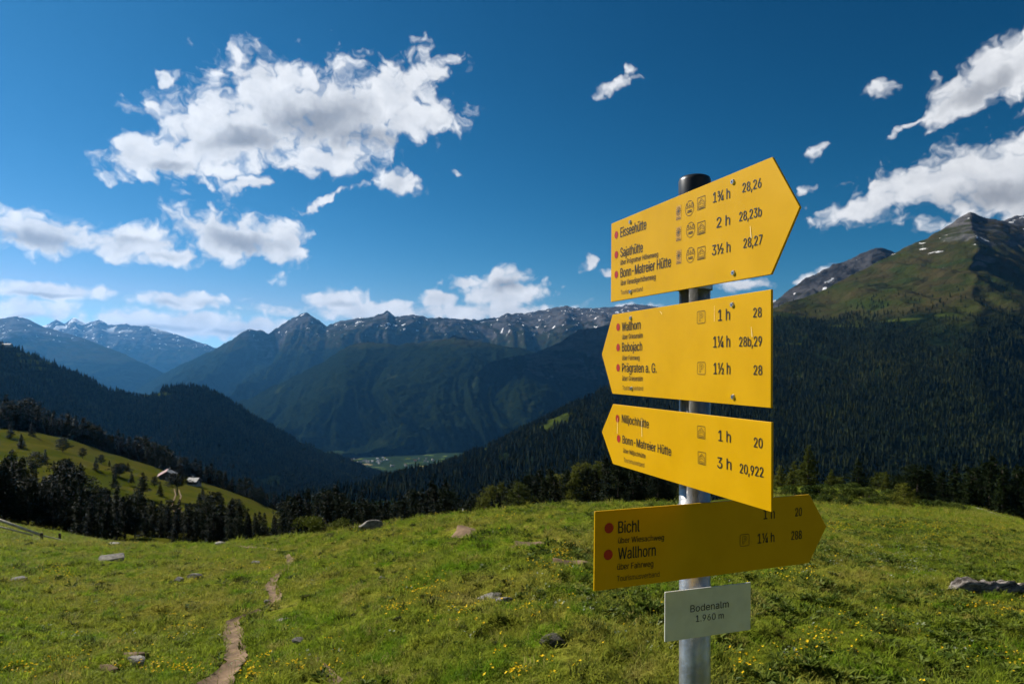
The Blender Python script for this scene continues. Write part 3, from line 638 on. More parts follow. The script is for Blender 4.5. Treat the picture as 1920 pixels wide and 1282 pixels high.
def tree(x, Y, height, kind, label, group=None, zg=None, wide=1.0, name=None):
    z = float(hill(x, Y)) if zg is None else zg
    nm = name or {'spruce': 'spruce_tree', 'pine': 'pine_tree', 'larch': 'larch_tree', 'spread': 'spreading_tree'}[kind]
    e = empty(nm, (x, Y, z - 0.15), random.uniform(0, 6.28)); w_ = height * wide * random.uniform(0.92, 1.12); e.scale = (w_, w_ * random.uniform(0.9, 1.1), height)
    cm, tm = random.choice(KINDS[kind])
    ob('crown', cm, e); ob('trunk', tm, e)
    tag(e, label, 'tree', group); TREES.append((x, Y)); return e
def tree_px(px, Y, top_py, kind, label, group=None, wide=1.0, hmin=3.0, hmax=26.0, base_py=None, name=None):
    x = (px - CX) / F * Y
    z = float(hill(x, Y)) if base_py is None else EYE + (HY - base_py) / F * Y
    ht = EYE + (HY - top_py) / F * Y - z
    return tree(x, Y, min(hmax, max(hmin, ht)), kind, label, group, z, wide, name)
# dark belt just beyond the brow
ENV = np.array([(-60, 845), (0, 846), (30, 842), (62, 866), (90, 884), (122, 858), (150, 890), (170, 905), (200, 905), (235, 915), (262, 918), (300, 930), (340, 935), (380, 924), (400, 918), (420, 930), (445, 936), (480, 952), (510, 950), (545, 930), (567, 911), (590, 920), (611, 900), (641, 904), (660, 925), (682, 917), (715, 937), (740, 925), (766, 914), (790, 915), (813, 887), (837, 900), (857, 930), (880, 920), (904, 910), (940, 900), (972, 884), (1005, 877), (1040, 870), (1090, 858), (1130, 850), (1180, 850), (1230, 862), (1270, 868)], float)
r_ = random.Random(5)
for row, (Ya, Yb, step, off) in enumerate(((92, 112, 17, 16), (120, 150, 15.5, 4), (160, 190, 22, 0))):
    px = -70 + row * 6
    while px < 1285:
        Y = r_.uniform(Ya, Yb); e_ = np.interp(px, ENV[:, 0], ENV[:, 1]) + r_.uniform(-4, 16) + off
        kind = r_.choice(['pine', 'spruce', 'spruce']) if px < 900 else r_.choice(['pine', 'spruce', 'larch'])
        tree_px(px, Y, e_, kind, 'dark conifer in the dense belt just beyond the meadow brow', 'conifers of the dark belt beyond the meadow', wide=1.2 if kind == 'pine' else 1.25)
        px += step * r_.uniform(0.7, 1.3)
# conifers along the top of the pasture on the left
RT = np.array([(-70, 722), (0, 738), (40, 742), (70, 752), (100, 768), (150, 772), (200, 800), (260, 815), (300, 832), (350, 850), (400, 866), (450, 890), (500, 915), (560, 946), (600, 958)], float)
for row, (Ya, Yb, step, off) in enumerate(((401, 408, 12, 8), (412, 440, 12.5, 0))):
    px = -70 + 5 * row
    while px < 600:
        Y = r_.uniform(Ya, Yb); e_ = np.interp(px, RT[:, 0], RT[:, 1]) + r_.uniform(-3, 12) + off
        tree_px(px, Y, e_, r_.choice(['spruce', 'spruce', 'pine']), 'conifer in the row along the top of the left pasture', 'conifers along the top of the pasture', wide=1.3)
        px += step * r_.uniform(0.7, 1.3)
for px, Y, top, base, kind, w_, lab in (
        (150, 250, 905, 935, 'spruce', 1.5, 'small spruce low on the pasture behind the dark belt'),
        (205, 330, 862, 880, 'spruce', 1.4, 'lone little spruce near the upper edge of the pasture'),
        (68, 250, 845, 882, 'pine', 1.7, 'lone rounded pine standing on the open pasture at left'),
        (101, 260, 862, 877, 'spruce', 1.3, 'tiny spruce alone on the pasture beside the rounded pine'),
        (151, 260, 865, 885, 'spruce', 1.6, 'small bushy conifer alone in the middle of the pasture'),
        (155, 330, 838, 858, 'pine', 1.6, 'small dark conifer high on the upper pasture'),
        (122, 200, 858, 935, 'pine', 1.2, 'broad dark pine rising in front of the pasture'),
        (224, 300, 868, 900, 'spread', 1.15, 'wide-crowned tree with visible trunks on the pasture left of the farmhouse'),
        (247, 290, 882, 905, 'spruce', 1.5, 'small narrow spruce right of the wide-crowned tree'),
        (268, 260, 884, 924, 'pine', 1.5, 'dark pine on the pasture below the farmhouse, left of the track'),
        (332, 265, 886, 926, 'spread', 1.25, 'broad dark tree beside the farm track in front of the farmhouse'),
        (445, 200, 934, 985, 'pine', 1.3, 'upright pine at the right end of the pasture'),
        (398, 185, 920, 985, 'pine', 1.4, 'dense dark pine in front of the right pasture')):
    tree_px(px, Y, top, kind, lab, base_py=base, wide=w_)
for px, Y, hgt in ((40, 330, 7), (85, 300, 6), (118, 345, 8), (135, 290, 5), (180, 300, 6), (190, 345, 5), (240, 345, 5), (215, 270, 7), (290, 300, 5), (300, 270, 6), (380, 300, 6), (410, 290, 5), (20, 360, 8), (60, 370, 9)):
    tree(hx_(px, Y), Y, hgt, r_.choice(['spruce', 'pine']), 'little dark conifer dotted about the open left pasture', 'little conifers on the pasture', wide=1.5)
# trees round the hillock on the right
for px, Y, top, base, kind, w_, lab in (
        (1102, 120, 907, 962, 'larch', 1.9, 'pale green pyramid-shaped young larch left of the lowest arrow sign'),
        (1515, 105, 832, 926, 'larch', 1.3, 'tallest olive-green larch right of the arrow signs'),
        (1488, 112, 862, 924, 'larch', 1.4, 'olive larch close to the right edge of the arrow signs'),
        (1462, 105, 870, 924, 'larch', 1.3, 'small larch half hidden by the arrow signs'),
        (1560, 110, 878, 928, 'larch', 1.6, 'short round larch between two taller trees on the hillock'),
        (1610, 108, 862, 930, 'pine', 1.5, 'dark bushy pine on the right part of the hillock'),
        (1662, 120, 882, 934, 'larch', 1.1, 'slim pale larch behind the hillock'),
        (1720, 115, 868, 950, 'pine', 1.6, 'dark round-topped pine behind the small tree on the hillock'),
        (1696, 58, 902, 974, 'larch', 1.25, 'feathery small larch standing alone in front of the hillock')):
    tree_px(px, Y, top, kind, lab, base_py=base, wide=w_)
px = 1440
while px < 1990:
    for Ya, Yb, off in ((130, 160, 12), (170, 210, 0)):
        Y = r_.uniform(Ya, Yb); e_ = np.interp(px, [1440, 1560, 1660, 1760, 1850, 1920, 1990], [885, 892, 880, 862, 850, 845, 850]) + r_.uniform(0, 26) + off
        tree_px(px + r_.uniform(-5, 5), Y, e_, r_.choice(['pine', 'spruce', 'larch'] if px < 1650 else ['pine', 'spruce']), 'dark conifer in the wood behind the right hillock', 'conifers behind the right hillock', wide=1.35)
    px += r_.uniform(19, 30)

# ------------------------------------------------------------------ shrubs
def shrub_mesh(name, seed, mat, n=520, leaf=0.06, lumps=7):
    r = np.random.default_rng(seed); L = []
    lc = np.stack([r.uniform(-0.75, 0.75, lumps), r.uniform(-0.5, 0.5, lumps), r.uniform(0.25, 0.62, lumps)], -1); lr = r.uniform(0.22, 0.38, lumps)
    w_ = r.integers(0, lumps, n); d_ = r.normal(0, 1, (n, 3)); d_ /= np.linalg.norm(d_, axis=1)[:, None]; d_[:, 2] = np.abs(d_[:, 2]) * 0.9 - 0.15
    c = lc[w_] + d_ * lr[w_][:, None] * r.uniform(0.75, 1.1, (n, 1)) * np.array([1.25, 1.25, 1.0])
    c[:, 2] = np.maximum(c[:, 2], 0.0)
    nn = d_ + r.normal(0, 0.6, (n, 3)); nn /= np.linalg.norm(nn, axis=1)[:, None]
    t1 = np.cross(nn, r.normal(0, 1, (n, 3))); t1 /= np.linalg.norm(t1, axis=1)[:, None]; t2 = np.cross(nn, t1); s = leaf * r.uniform(0.6, 1.4, (n, 1))
    v = np.stack([c - t1 * s, c + t2 * s * .6, c + t1 * s, c - t2 * s * .6], 1).reshape(-1, 3)
    return mesh_np(name, v, np.arange(len(v)).reshape(-1, 4), mat)
def stem_mesh(name, seed):
    r = random.Random(seed); bm = bmesh.new()
    for i in range(9):
        a = r.uniform(0, 6.28); q = r.uniform(0.3, 0.8); tube(bm, (r.uniform(-.1, .1), 0, -0.06), (math.cos(a) * q, math.sin(a) * q * .7, r.uniform(0.3, 0.6)), 0.03, 0.012, 5, caps=False)
    return bm_mesh(name, bm, MT['bark'])
SH = {'juniper': [(shrub_mesh('foliage', 301 + i, MT['juniper'], 2200, 0.034, 8), stem_mesh('stem', 311 + i)) for i in range(3)],
      'alder': [(shrub_mesh('foliage', 321 + i, MT['alder'], 1500, 0.045, 8), stem_mesh('stem', 331 + i)) for i in range(3)]}
def shrub(loc, w, h, kind, name, label, group=None):
    e = empty(name, loc, random.uniform(-0.5, 0.5)); e.scale = (w / 2, w / 2, h)
    f_, s_ = random.choice(SH[kind]); ob('foliage', f_, e); ob('stem', s_, e); return tag(e, label, 'shrub', group)
p_ = on_meadow(606, 1002); shrub((p_.x, p_.y, p_.z - 0.05), 1.75, 0.98, 'juniper', 'juniper_bush', 'low spreading juniper bush on the meadow brow left of the grey boulder')
p_ = on_meadow(636, 1004); shrub((p_.x, p_.y - .3, p_.z - 0.05), 0.8, 0.28, 'juniper', 'juniper_bush', 'small green bush at the right foot of the large juniper')
hs_list = [(1462, 66, 3.2, 1.3), (1500, 64, 3.0, 1.4), (1540, 63, 3.6, 1.7), (1572, 62, 3.0, 1.6), (1596, 65, 3.4, 1.7), (1622, 61, 3.2, 1.6), (1650, 63, 3.0, 1.4), (1560, 56, 2.6, 1.2), (1598, 55, 2.6, 1.1), (1640, 56, 2.4, 1.0), (1668, 58, 2.4, 1.1), (1742, 66, 3.4, 1.1), (1775, 67, 3.0, 1.0), (1806, 69, 3.0, 0.8), (1720, 63, 2.6, 1.0), (1530, 58, 2.2, 1.0)]
for px, Y, w_, h_ in hs_list:
    x = (px - CX) / F * Y; shrub((x, Y, float(hill(x, Y)) - 0.15), w_, h_, 'alder', 'alder_shrub', 'leafy green shrub in the thicket on the right hillock', 'shrubs on the right hillock')

# ------------------------------------------------------------------ rocks, log, path, bare soil
BLOCK = []   # (x, y, radius) kept free of grass
def rock_mesh(seed, mat, flat=0.5, sub=3, sharp=0.35):
    bm = bmesh.new(); bmesh.ops.create_icosphere(bm, subdivisions=sub, radius=0.5)
    co = np.array([v.co[:] for v in bm.verts]); r = np.random.default_rng(seed)
    for _ in range(9):                                     # cut flat faces like broken stone
        n = r.normal(0, 1, 3); n /= np.linalg.norm(n); d_ = r.uniform(0.26, 0.42); s = co @ n; co -= np.outer(np.maximum(s - d_, 0), n)
    nz = fbm(co[:, 0] * 3 + seed, co[:, 1] * 3, co[:, 2] * 3, 4); co *= (1 + sharp * 0.35 * nz)[:, None]; co[:, 2] *= flat
    for v, c in zip(bm.verts, co): v.co = c
    return bm_mesh('stone', bm, mat)
def rock(px, py, wpx, hpx, mat, label, seed, deep=0.7, name='stone'):
    p_ = on_meadow(px, py); w = wpx / F * p_.y; h = hpx / F * p_.y
    me = rock_mesh(seed, MT[mat], 1.0); o = ob(name, me); o.location = (p_.x, p_.y, p_.z + h * 0.16); o.scale = (w * 1.12, w * deep, h * 1.5); o.rotation_euler = (random.uniform(-.1, .1), random.uniform(-.12, .12), random.uniform(-.4, .4))
    tag(o, label, 'rock'); BLOCK.append((p_.x, p_.y, w * 0.42)); return o
rock(697, 992, 46, 19, 'rock', 'grey angular boulder on the meadow brow right of the juniper bush', 23, name='boulder')
rock(214, 1054, 62, 17, 'rock', 'tan boulder half sunk in the grass on the left meadow', 2, name='boulder')
rock(36, 1093, 28, 9, 'palerock', 'pale flat stone near the left edge of the meadow', 3)
rock(212, 1023, 32, 8, 'palerock', 'pale flat stone on the left brow of the meadow', 4)
rock(413, 1023, 26, 11, 'palerock', 'pale pointed stone on the brow where the path begins', 5)
rock(335, 1092, 18, 10, 'palerock', 'small cream stone left of its grey neighbour near the path', 6)
rock(365, 1087, 30, 13, 'rock', 'grey stone right of the small cream stone', 7)
rock(501, 1131, 13, 8, 'palerock', 'small white stone at the left bend of the path', 8)
rock(531, 1161, 24, 7, 'palerock', 'flat white slab right of the path bend', 9)
rock(256, 1249, 40, 15, 'palerock', 'flat pale slab in a dark hollow at lower left', 10)
rock(917, 1117, 52, 14, 'palerock', 'long pale slab in the grass in the middle of the meadow', 11)
rock(945, 1126, 34, 12, 'rock', 'grey stone leaning against the long pale slab', 12)
rock(717, 1085, 15, 8, 'palerock', 'tiny white stone above the middle of the meadow', 13)
rock(560, 1213, 24, 9, 'rock', 'small grey stones right of the lower path', 14)
rock(655, 1266, 13, 9, 'palerock', 'little white stone beside the narrow side trail', 15)
rock(777, 1201, 13, 6, 'palerock', 'small pale pebble in the lower middle grass', 16)
rock(1040, 1212, 62, 22, 'mossrock', 'mossy stone hump in the grass left of the signpost', 17, name='boulder')
rock(480, 1062, 16, 6, 'palerock', 'little pale stones below the upper path', 18)
# weathered dead log at the right
def build_log():
    a = on_meadow(1748, 1112); b_ = on_meadow(1916, 1118); L = (b_ - a).length
    e = empty('dead_log', a, math.atan2(b_.y - a.y, b_.x - a.x))
    nu, nv = 46, 22; U = np.linspace(0, 1, nu); V = np.linspace(0, 2 * math.pi, nv, endpoint=False)
    rad = np.interp(U, [0, 0.12, 0.2, 0.3, 0.42, 0.6, 0.85, 1.0], [0.010, 0.018, 0.026, 0.062, 0.078, 0.062, 0.062, 0.058]) * L / 1.1
    cz = np.interp(U, [0, 0.18, 0.3, 0.42, 0.7, 1.0], [0.02, 0.035, 0.07, 0.08, 0.05, 0.04]) * L / 1.1
    UU, VV = np.meshgrid(U, V, indexing='ij')
    rr = rad[:, None] * (1 + 0.5 * fbm(UU * 6, np.cos(VV) * 2.2, np.sin(VV) * 2.2 + 3, 4) + 0.16 * np.sin(VV * 6 + 3 * UU))
    crack = np.exp(-((VV - 1.25) / 0.22) ** 2) * np.clip((UU - 0.5) * 5, 0, 1); rr *= 1 - 0.55 * crack
    gz = np.array([float(H(*a.lerp(b_, t_).to_2d())) - a.z for t_ in U]); cz = cz * 0.75 + gz
    v = np.stack([UU * L, np.cos(VV) * rr * 1.2, cz[:, None] + np.sin(VV) * rr], -1).reshape(-1, 3)
    f = []
    for i in range(nu - 1):
        for j in range(nv):
            f.append((i * nv + j, i * nv + (j + 1) % nv, (i + 1) * nv + (j + 1) % nv, (i + 1) * nv + j))
    ob('log_trunk', mesh_np('log_trunk', v, f, MT['deadwood'], True), e)
    bm = bmesh.new(); tube(bm, (L * 0.985, 0, cz[-1]), (L * 1.006, 0, cz[-1]), rad[-1] * 1.05, rad[-1] * 0.9, 12); ob('broken_end', bm_mesh('broken_end', bm, MT['fencewood']), e)
    bm = bmesh.new(); tube(bm, (L * 0.24, 0, cz[10]), (-0.03 * L, -0.05, 0.03), rad[6], 0.008, 7); ob('root', bm_mesh('root', bm, MT['deadwood'], True), e)
    tag(e, 'weathered grey dead log with a thin root lying in the grass at right', 'log')
    for t in np.linspace(0.1, 1, 12): q = a.lerp(b_, t); BLOCK.append((q.x, q.y, 0.13))
build_log()
def ribbon(name, pts, mat, label, lift=0.022, jag=0.6, cols=7, ground=H, kind='structure'):
    """strip of ground laid on the terrain; pts = (x, y, half width)"""
    s, x, y, hw = center_line(pts); n = len(s)
    dx, dy = np.gradient(x), np.gradient(y); l_ = np.hypot(dx, dy); nx, ny = -dy / l_, dx / l_
    w0 = hw * (1 + jag * fbm(s / hw.mean() * 0.5, 0.0, 4.4, 3)); w1 = hw * (1 + jag * fbm(s / hw.mean() * 0.5, 7.0, 2.4, 3))
    c = np.linspace(-1, 1, cols)[None]; off = np.where(c < 0, c * w0[:, None], c * w1[:, None])
    X = x[:, None] + nx[:, None] * off; Y = y[:, None] + ny[:, None] * off
    Z = ground(X, Y) + ((lift + 0.003 * np.minimum(Y, 40)) * (1.2 - np.abs(c) ** 3 * 1.6) if lift > 0 else lift + 0.03 * np.abs(c) ** 2 + 0.02 * fbm(X * 5, Y * 5, 2.0, 2))
    tag(ob(name, mesh_np(name, np.stack([X, Y, Z], -1).reshape(-1, 3), grid_faces(n, cols), mat, True)), label, None, None, kind)
    for q in range(0, n, 2): BLOCK.append((x[q], y[q], hw[q] * 1.0 + 0.02))
for p_, lab in zip(PATHS, ('narrow bare earth path winding down the meadow', 'upper bend of the bare earth path', 'end of the bare earth path on the brow', 'short narrow side trail at the lower edge')):
    ribbon('dirt_path', [(a, b_, w_ * 1.12) for a, b_, w_ in p_], MT['soil'], lab, -0.002, 0.5)
for px, py, w_, h_ in ((1003, 1018, 74, 14), (1078, 1063, 84, 10), (880, 1002, 44, 6), (256, 1240, 46, 7), (205, 1262, 34, 8)):
    a = on_meadow(px - w_ / 2, py); b_ = on_meadow(px + w_ / 2, py); c0 = on_meadow(px, py - h_ / 2); c1 = on_meadow(px, py + h_ / 2)
    hw = max(0.08, abs(c0.y - c1.y) / 2)
    ribbon('bare_soil', [(a.x, a.y, hw * 0.2), (a.x * .75 + b_.x * .25, a.y, hw * .9), ((a.x + b_.x) / 2, (a.y + b_.y) / 2, hw), (a.x * .25 + b_.x * .75, b_.y, hw * .8), (b_.x, b_.y, hw * 0.2)], MT['soil'], 'patch of bare brown soil in the meadow', 0.02, 0.5, 9)
# tracks beyond the brow
def hx(px, Y): return (px - CX) / F * Y
ribbon('gravel_track', [(hx(1822, 76), 76, 0.08), (hx(1845, 74.5), 74.5, .16), (hx(1880, 73), 73, .2), (hx(1925, 71), 71, .2), (hx(2010, 68), 68, .2)], MT['gravel'], 'pale gravel track on the hillock at right', 0.05, 0.1, 5, hill)
ribbon('gravel_track', [(hx(60, 58), 58, 0.8), (hx(120, 56), 56, .9), (hx(170, 54), 54, .9), (hx(230, 53), 53, .8)], MT['gravel'], 'gravel track passing behind the left brow', 0.10, 0.1, 5, hill)
for off in (-1.1, 1.1):
    ribbon('farm_track', [(hx(339, 215) + off, 215, .35), (hx(333, 235) + off, 235, .35), (hx(329, 255) + off, 255, .35), (hx(335, 285) + off, 285, .35), (hx(331, 320) + off, 320, .35)], MT['soil'], 'pale wheel rut of the farm track below the farmhouse', 0.2, 0.2, 3, hill)

# ------------------------------------------------------------------ fence on the left
def build_fence():
    Y0 = 50
    def g(px, Y=Y0): x = hx(px, Y); return Vector((x, Y, float(hill(x, Y))))
    e = empty('rail_fence', g(78))
    def rel(v): return v - e.location
    def rail(a, b_, r): bm = bmesh.new(); tube(bm, rel(a), rel(b_), r, r * 0.85, 8); ob('rail', bm_mesh('rail', bm, MT['fencewood'], True), e)
    def pt(px, py, Y=Y0): return Vector(P(px, py, Y))
    rail(pt(-60, 953), pt(80, 1004), 0.11); rail(pt(-60, 972), pt(62, 1003, Y0 + 1), 0.07); rail(pt(80, 1004, Y0 + 1), pt(116, 1012, Y0 + 4), 0.06)
    for px, top, Y in ((78, 999, Y0 - .1), (-40, 950, Y0 - .1), (112, 1000, Y0 + 5)):
        a = pt(px, top, Y); bm = bmesh.new(); add_box(bm, rel(Vector((a.x, a.y, a.z - 0.45))), (0.13, 0.13, 0.95)); bmesh.ops.bevel(bm, geom=bm.edges[:], offset=0.015, segments=1)
        ob('post', bm_mesh('post', bm, MT['bark']), e)
    tag(e, 'pale wooden rail fence with dark posts at the left edge', 'fence')
build_fence()
p_ = on_meadow(868, 961)
def build_stake():
    e = empty('marker_stake', p_)
    bm = bmesh.new(); tube(bm, (0, 0, -0.1), (0, 0, 0.19), 0.022, 0.018, 8); ob('stake', bm_mesh('stake', bm, simple('white_paint', (0.7, 0.68, 0.62), 0.6)), e)
    bm = bmesh.new(); tube(bm, (0, 0, 0.19), (0, 0, 0.205), 0.018, 0.004, 8); ob('tip', bm_mesh('tip', bm, simple('stake_tip', (0.5, 0.47, 0.42), 0.6)), e)
    tag(e, 'small white marker stake on the brow of the meadow', 'stake')
build_stake()

# ------------------------------------------------------------------ farm buildings and village
MW = simple('dark_timber', (0.05, 0.038, 0.03), 0.85, var=0.3, vscale=1.5); MR = simple('red_tin_roof', (0.14, 0.035, 0.03), 0.6, var=0.2, vscale=0.6)
MG = simple('grey_shingle_roof', (0.13, 0.13, 0.125), 0.6, var=0.25, vscale=0.8); MWH = simple('white_plaster', (0.48, 0.46, 0.43), 0.8); MST = simple('stone_base', (0.25, 0.24, 0.22), 0.9, var=0.3, vscale=1); MGL = simple('window_glass', (0.02, 0.025, 0.03), 0.15, spec=0.5)
def house(name, loc, rz, L, W, Hh, rise, wall, roof_a, roof_b, label, cat='house', over=0.7, group=None, detail=True):
    """gable house: ridge along local x"""
    e = empty(name, loc, rz); tag(e, label, cat, group)
    bm = bmesh.new(); pts = [(-W / 2, -3.0), (W / 2, -3.0), (W / 2, Hh), (0, Hh + rise), (-W / 2, Hh)]
    a = [bm.verts.new((-L / 2, y, z)) for y, z in pts]; b_ = [bm.verts.new((L / 2, y, z)) for y, z in pts]
    bm.faces.new(a[::-1]); bm.faces.new(b_)
    for i in range(5): bm.faces.new((a[i], a[(i + 1) % 5], b_[(i + 1) % 5], b_[i]))
    bmesh.ops.recalc_face_normals(bm, faces=bm.faces[:]); ob('wall', bm_mesh('wall', bm, wall), e)
    sl = math.atan2(rise, W / 2); ln = math.hypot(rise, W / 2) + over
    for s, mt_ in ((-1, roof_a), (1, roof_b)):
        bm = bmesh.new(); q = ln / 2
        add_box(bm, (0, s * q * math.cos(sl), Hh + rise + 0.14 - q * math.sin(sl)), (L + 2 * over, ln, 0.2), Matrix.Rotation(-s * sl, 3, 'X')); ob('roof', bm_mesh('roof', bm, mt_), e)
    if detail:
        bm = bmesh.new(); add_box(bm, (0, 0, -1.2), (L + 0.1, W + 0.1, 3.4)); ob('stone_base', bm_mesh('stone_base', bm, MST), e)
        for x_ in (-L * 0.3, 0.0, L * 0.3):
            for s in (-1, 1):
                bm = bmesh.new(); add_box(bm, (x_, s * (W / 2 + 0.02), Hh * 0.66), (0.9, 0.08, 1.0)); ob('window', bm_mesh('window', bm, MGL), e)
        bm = bmesh.new(); add_box(bm, (L / 2 + 0.03, 0, 1.1), (0.08, 1.6, 1.9)); ob('door', bm_mesh('door', bm, MST), e)
        rf_ = e.children[2]; bm = bmesh.new(); add_box(bm, (-L * 0.2, W * 0.12, Hh + rise + 0.3), (0.7, 0.7, 1.3)); ob('chimney', bm_mesh('chimney', bm, MST), rf_)
    return e
Y = 352; x = hx(314, Y); house('farmhouse', (x, Y, float(hill(x, Y)) + 0.4), R(-66), 9.5, 7.6, 2.6, 2.2, MW, MR, MG, 'alpine farmhouse with half red, half pale roof on the pasture')
Y = 356; x = hx(364, Y); house('barn', (x, Y, float(hill(x, Y)) + 0.2), R(-8), 5.0, 4.6, 2.0, 1.5, MW, MG, MG, 'small barn with pale grey roof right of the farmhouse', 'barn', 0.5)
ze = P(8, 650, 1840); house('ridge_lodge', (ze[0] + 6, 1838, ze[2] + 1), R(5), 26, 10, 5, 2.5, MWH, MWH, MR, 'white lodge with a red edge on the ridge at the left edge', 'house', 1.0)
rv = random.Random(9)
for i in range(34):
    hxx, hyy = (rv.gauss(-870, 60), rv.gauss(4260, 70)) if i < 18 else (rv.uniform(-760, -330), rv.uniform(4080, 4420))
    zz = -585 + 26 * float(fbm(hxx / 420, hyy / 420, 0.5, 3))
    house('village_house', (hxx, hyy, zz), rv.uniform(0, 3.1), rv.uniform(11, 17), rv.uniform(9, 12), rv.uniform(5, 8), 3, MWH, rv.choice([MG, MR, MG]), MG, 'tiny pale house of the village far down in the valley', 'house', 0.8, 'village houses in the valley', False)

# ------------------------------------------------------------------ the signpost
def make_sign_yellow():
    m, t, b = mat_new('sign_yellow')
    tc = t.new('ShaderNodeTexCoord'); pos = tc.outputs['Object']
    n = t.noise(pos, 9, 5, 0.6); dirt = t.noise(t.vec('MULTIPLY', pos, (60, 4, 4)), 1.0, 4, 0.6); sp = t.noise(pos, 220, 2, 0.5)
    c = t.mix(t.smooth(n, 0.3, 0.7), (0.490, 0.268, 0.0006), (0.540, 0.298, 0.0008))
    c = t.mix(t.smooth(dirt, 0.62, 0.8, 0, 0.18), c, (0.52, 0.33, 0.06)); c = t.mix(t.smooth(sp, 0.70, 0.78, 0, 0.4), c, (0.30, 0.20, 0.03))
    t.set(b.inputs['Base Color'], c); t.set(b.inputs['Roughness'], t.smooth(n, 0.2, 0.8, 0.34, 0.46)); b.inputs['Specular IOR Level'].default_value = 0.12
    t.set(b.inputs['Normal'], t.bump(t.noise(pos, 5, 2, 0.5), 0.12, 0.01))
    return m
MY = make_sign_yellow()
MK = simple('sign_print', (0.012, 0.011, 0.010), 0.55); MB = simple('sign_print_thin', (0.05, 0.035, 0.012), 0.6); MRED = simple('red_dot', (0.30, 0.012, 0.010), 0.45, var=0.15, vscale=40)
MICON = simple('icon_sticker', (0.42, 0.215, 0.012), 0.5); MEDGE = simple('sign_edge', (0.42, 0.27, 0.03), 0.5)
MWS = simple('plate_white', (0.56, 0.56, 0.52), 0.5, var=0.08, vscale=18); MSCREW = simple('screw_steel', (0.55, 0.55, 0.55), 0.3, metal=1.0); MHOLE = simple('screw_socket', (0.02, 0.02, 0.02), 0.5)
MSTEEL = simple('galvanised_steel', (0.33, 0.33, 0.32), 0.36, metal=0.8, var=0.22, vscale=26, bump=0.15, bscale=70); MCAP = simple('black_plastic', (0.012, 0.012, 0.013), 0.35, spec=0.5); MSTAIN = simple('stain', (0.80, 0.62, 0.30), 0.7)
try:                                              # the interface font that ships inside Blender; its plain built-in font otherwise
    SIGN_FONT = bpy.data.fonts.load(bpy.utils.system_resource('DATAFILES', path='fonts') + '/Inter.woff2')
except Exception:
    SIGN_FONT = None
cap_probe = bpy.data.curves.new('probe', 'FONT'); cap_probe.body = 'H'
if SIGN_FONT: cap_probe.font = SIGN_FONT
_po = bpy.data.objects.new('probe', cap_probe); col.objects.link(_po); bpy.context.view_layer.update(); CAPH = _po.dimensions[1]; bpy.data.objects.remove(_po)
POST = Vector((0.0, 0.0, 0.0))
POST_XY = ((1302.5 - CX) / F * 1.335, 1.335)
post_base = Vector((POST_XY[0], POST_XY[1], float(H(*POST_XY))))
signpost = empty('signpost', post_base)
tag(signpost, 'steel signpost carrying four yellow arrow signs and a white altitude plate', 'signpost')
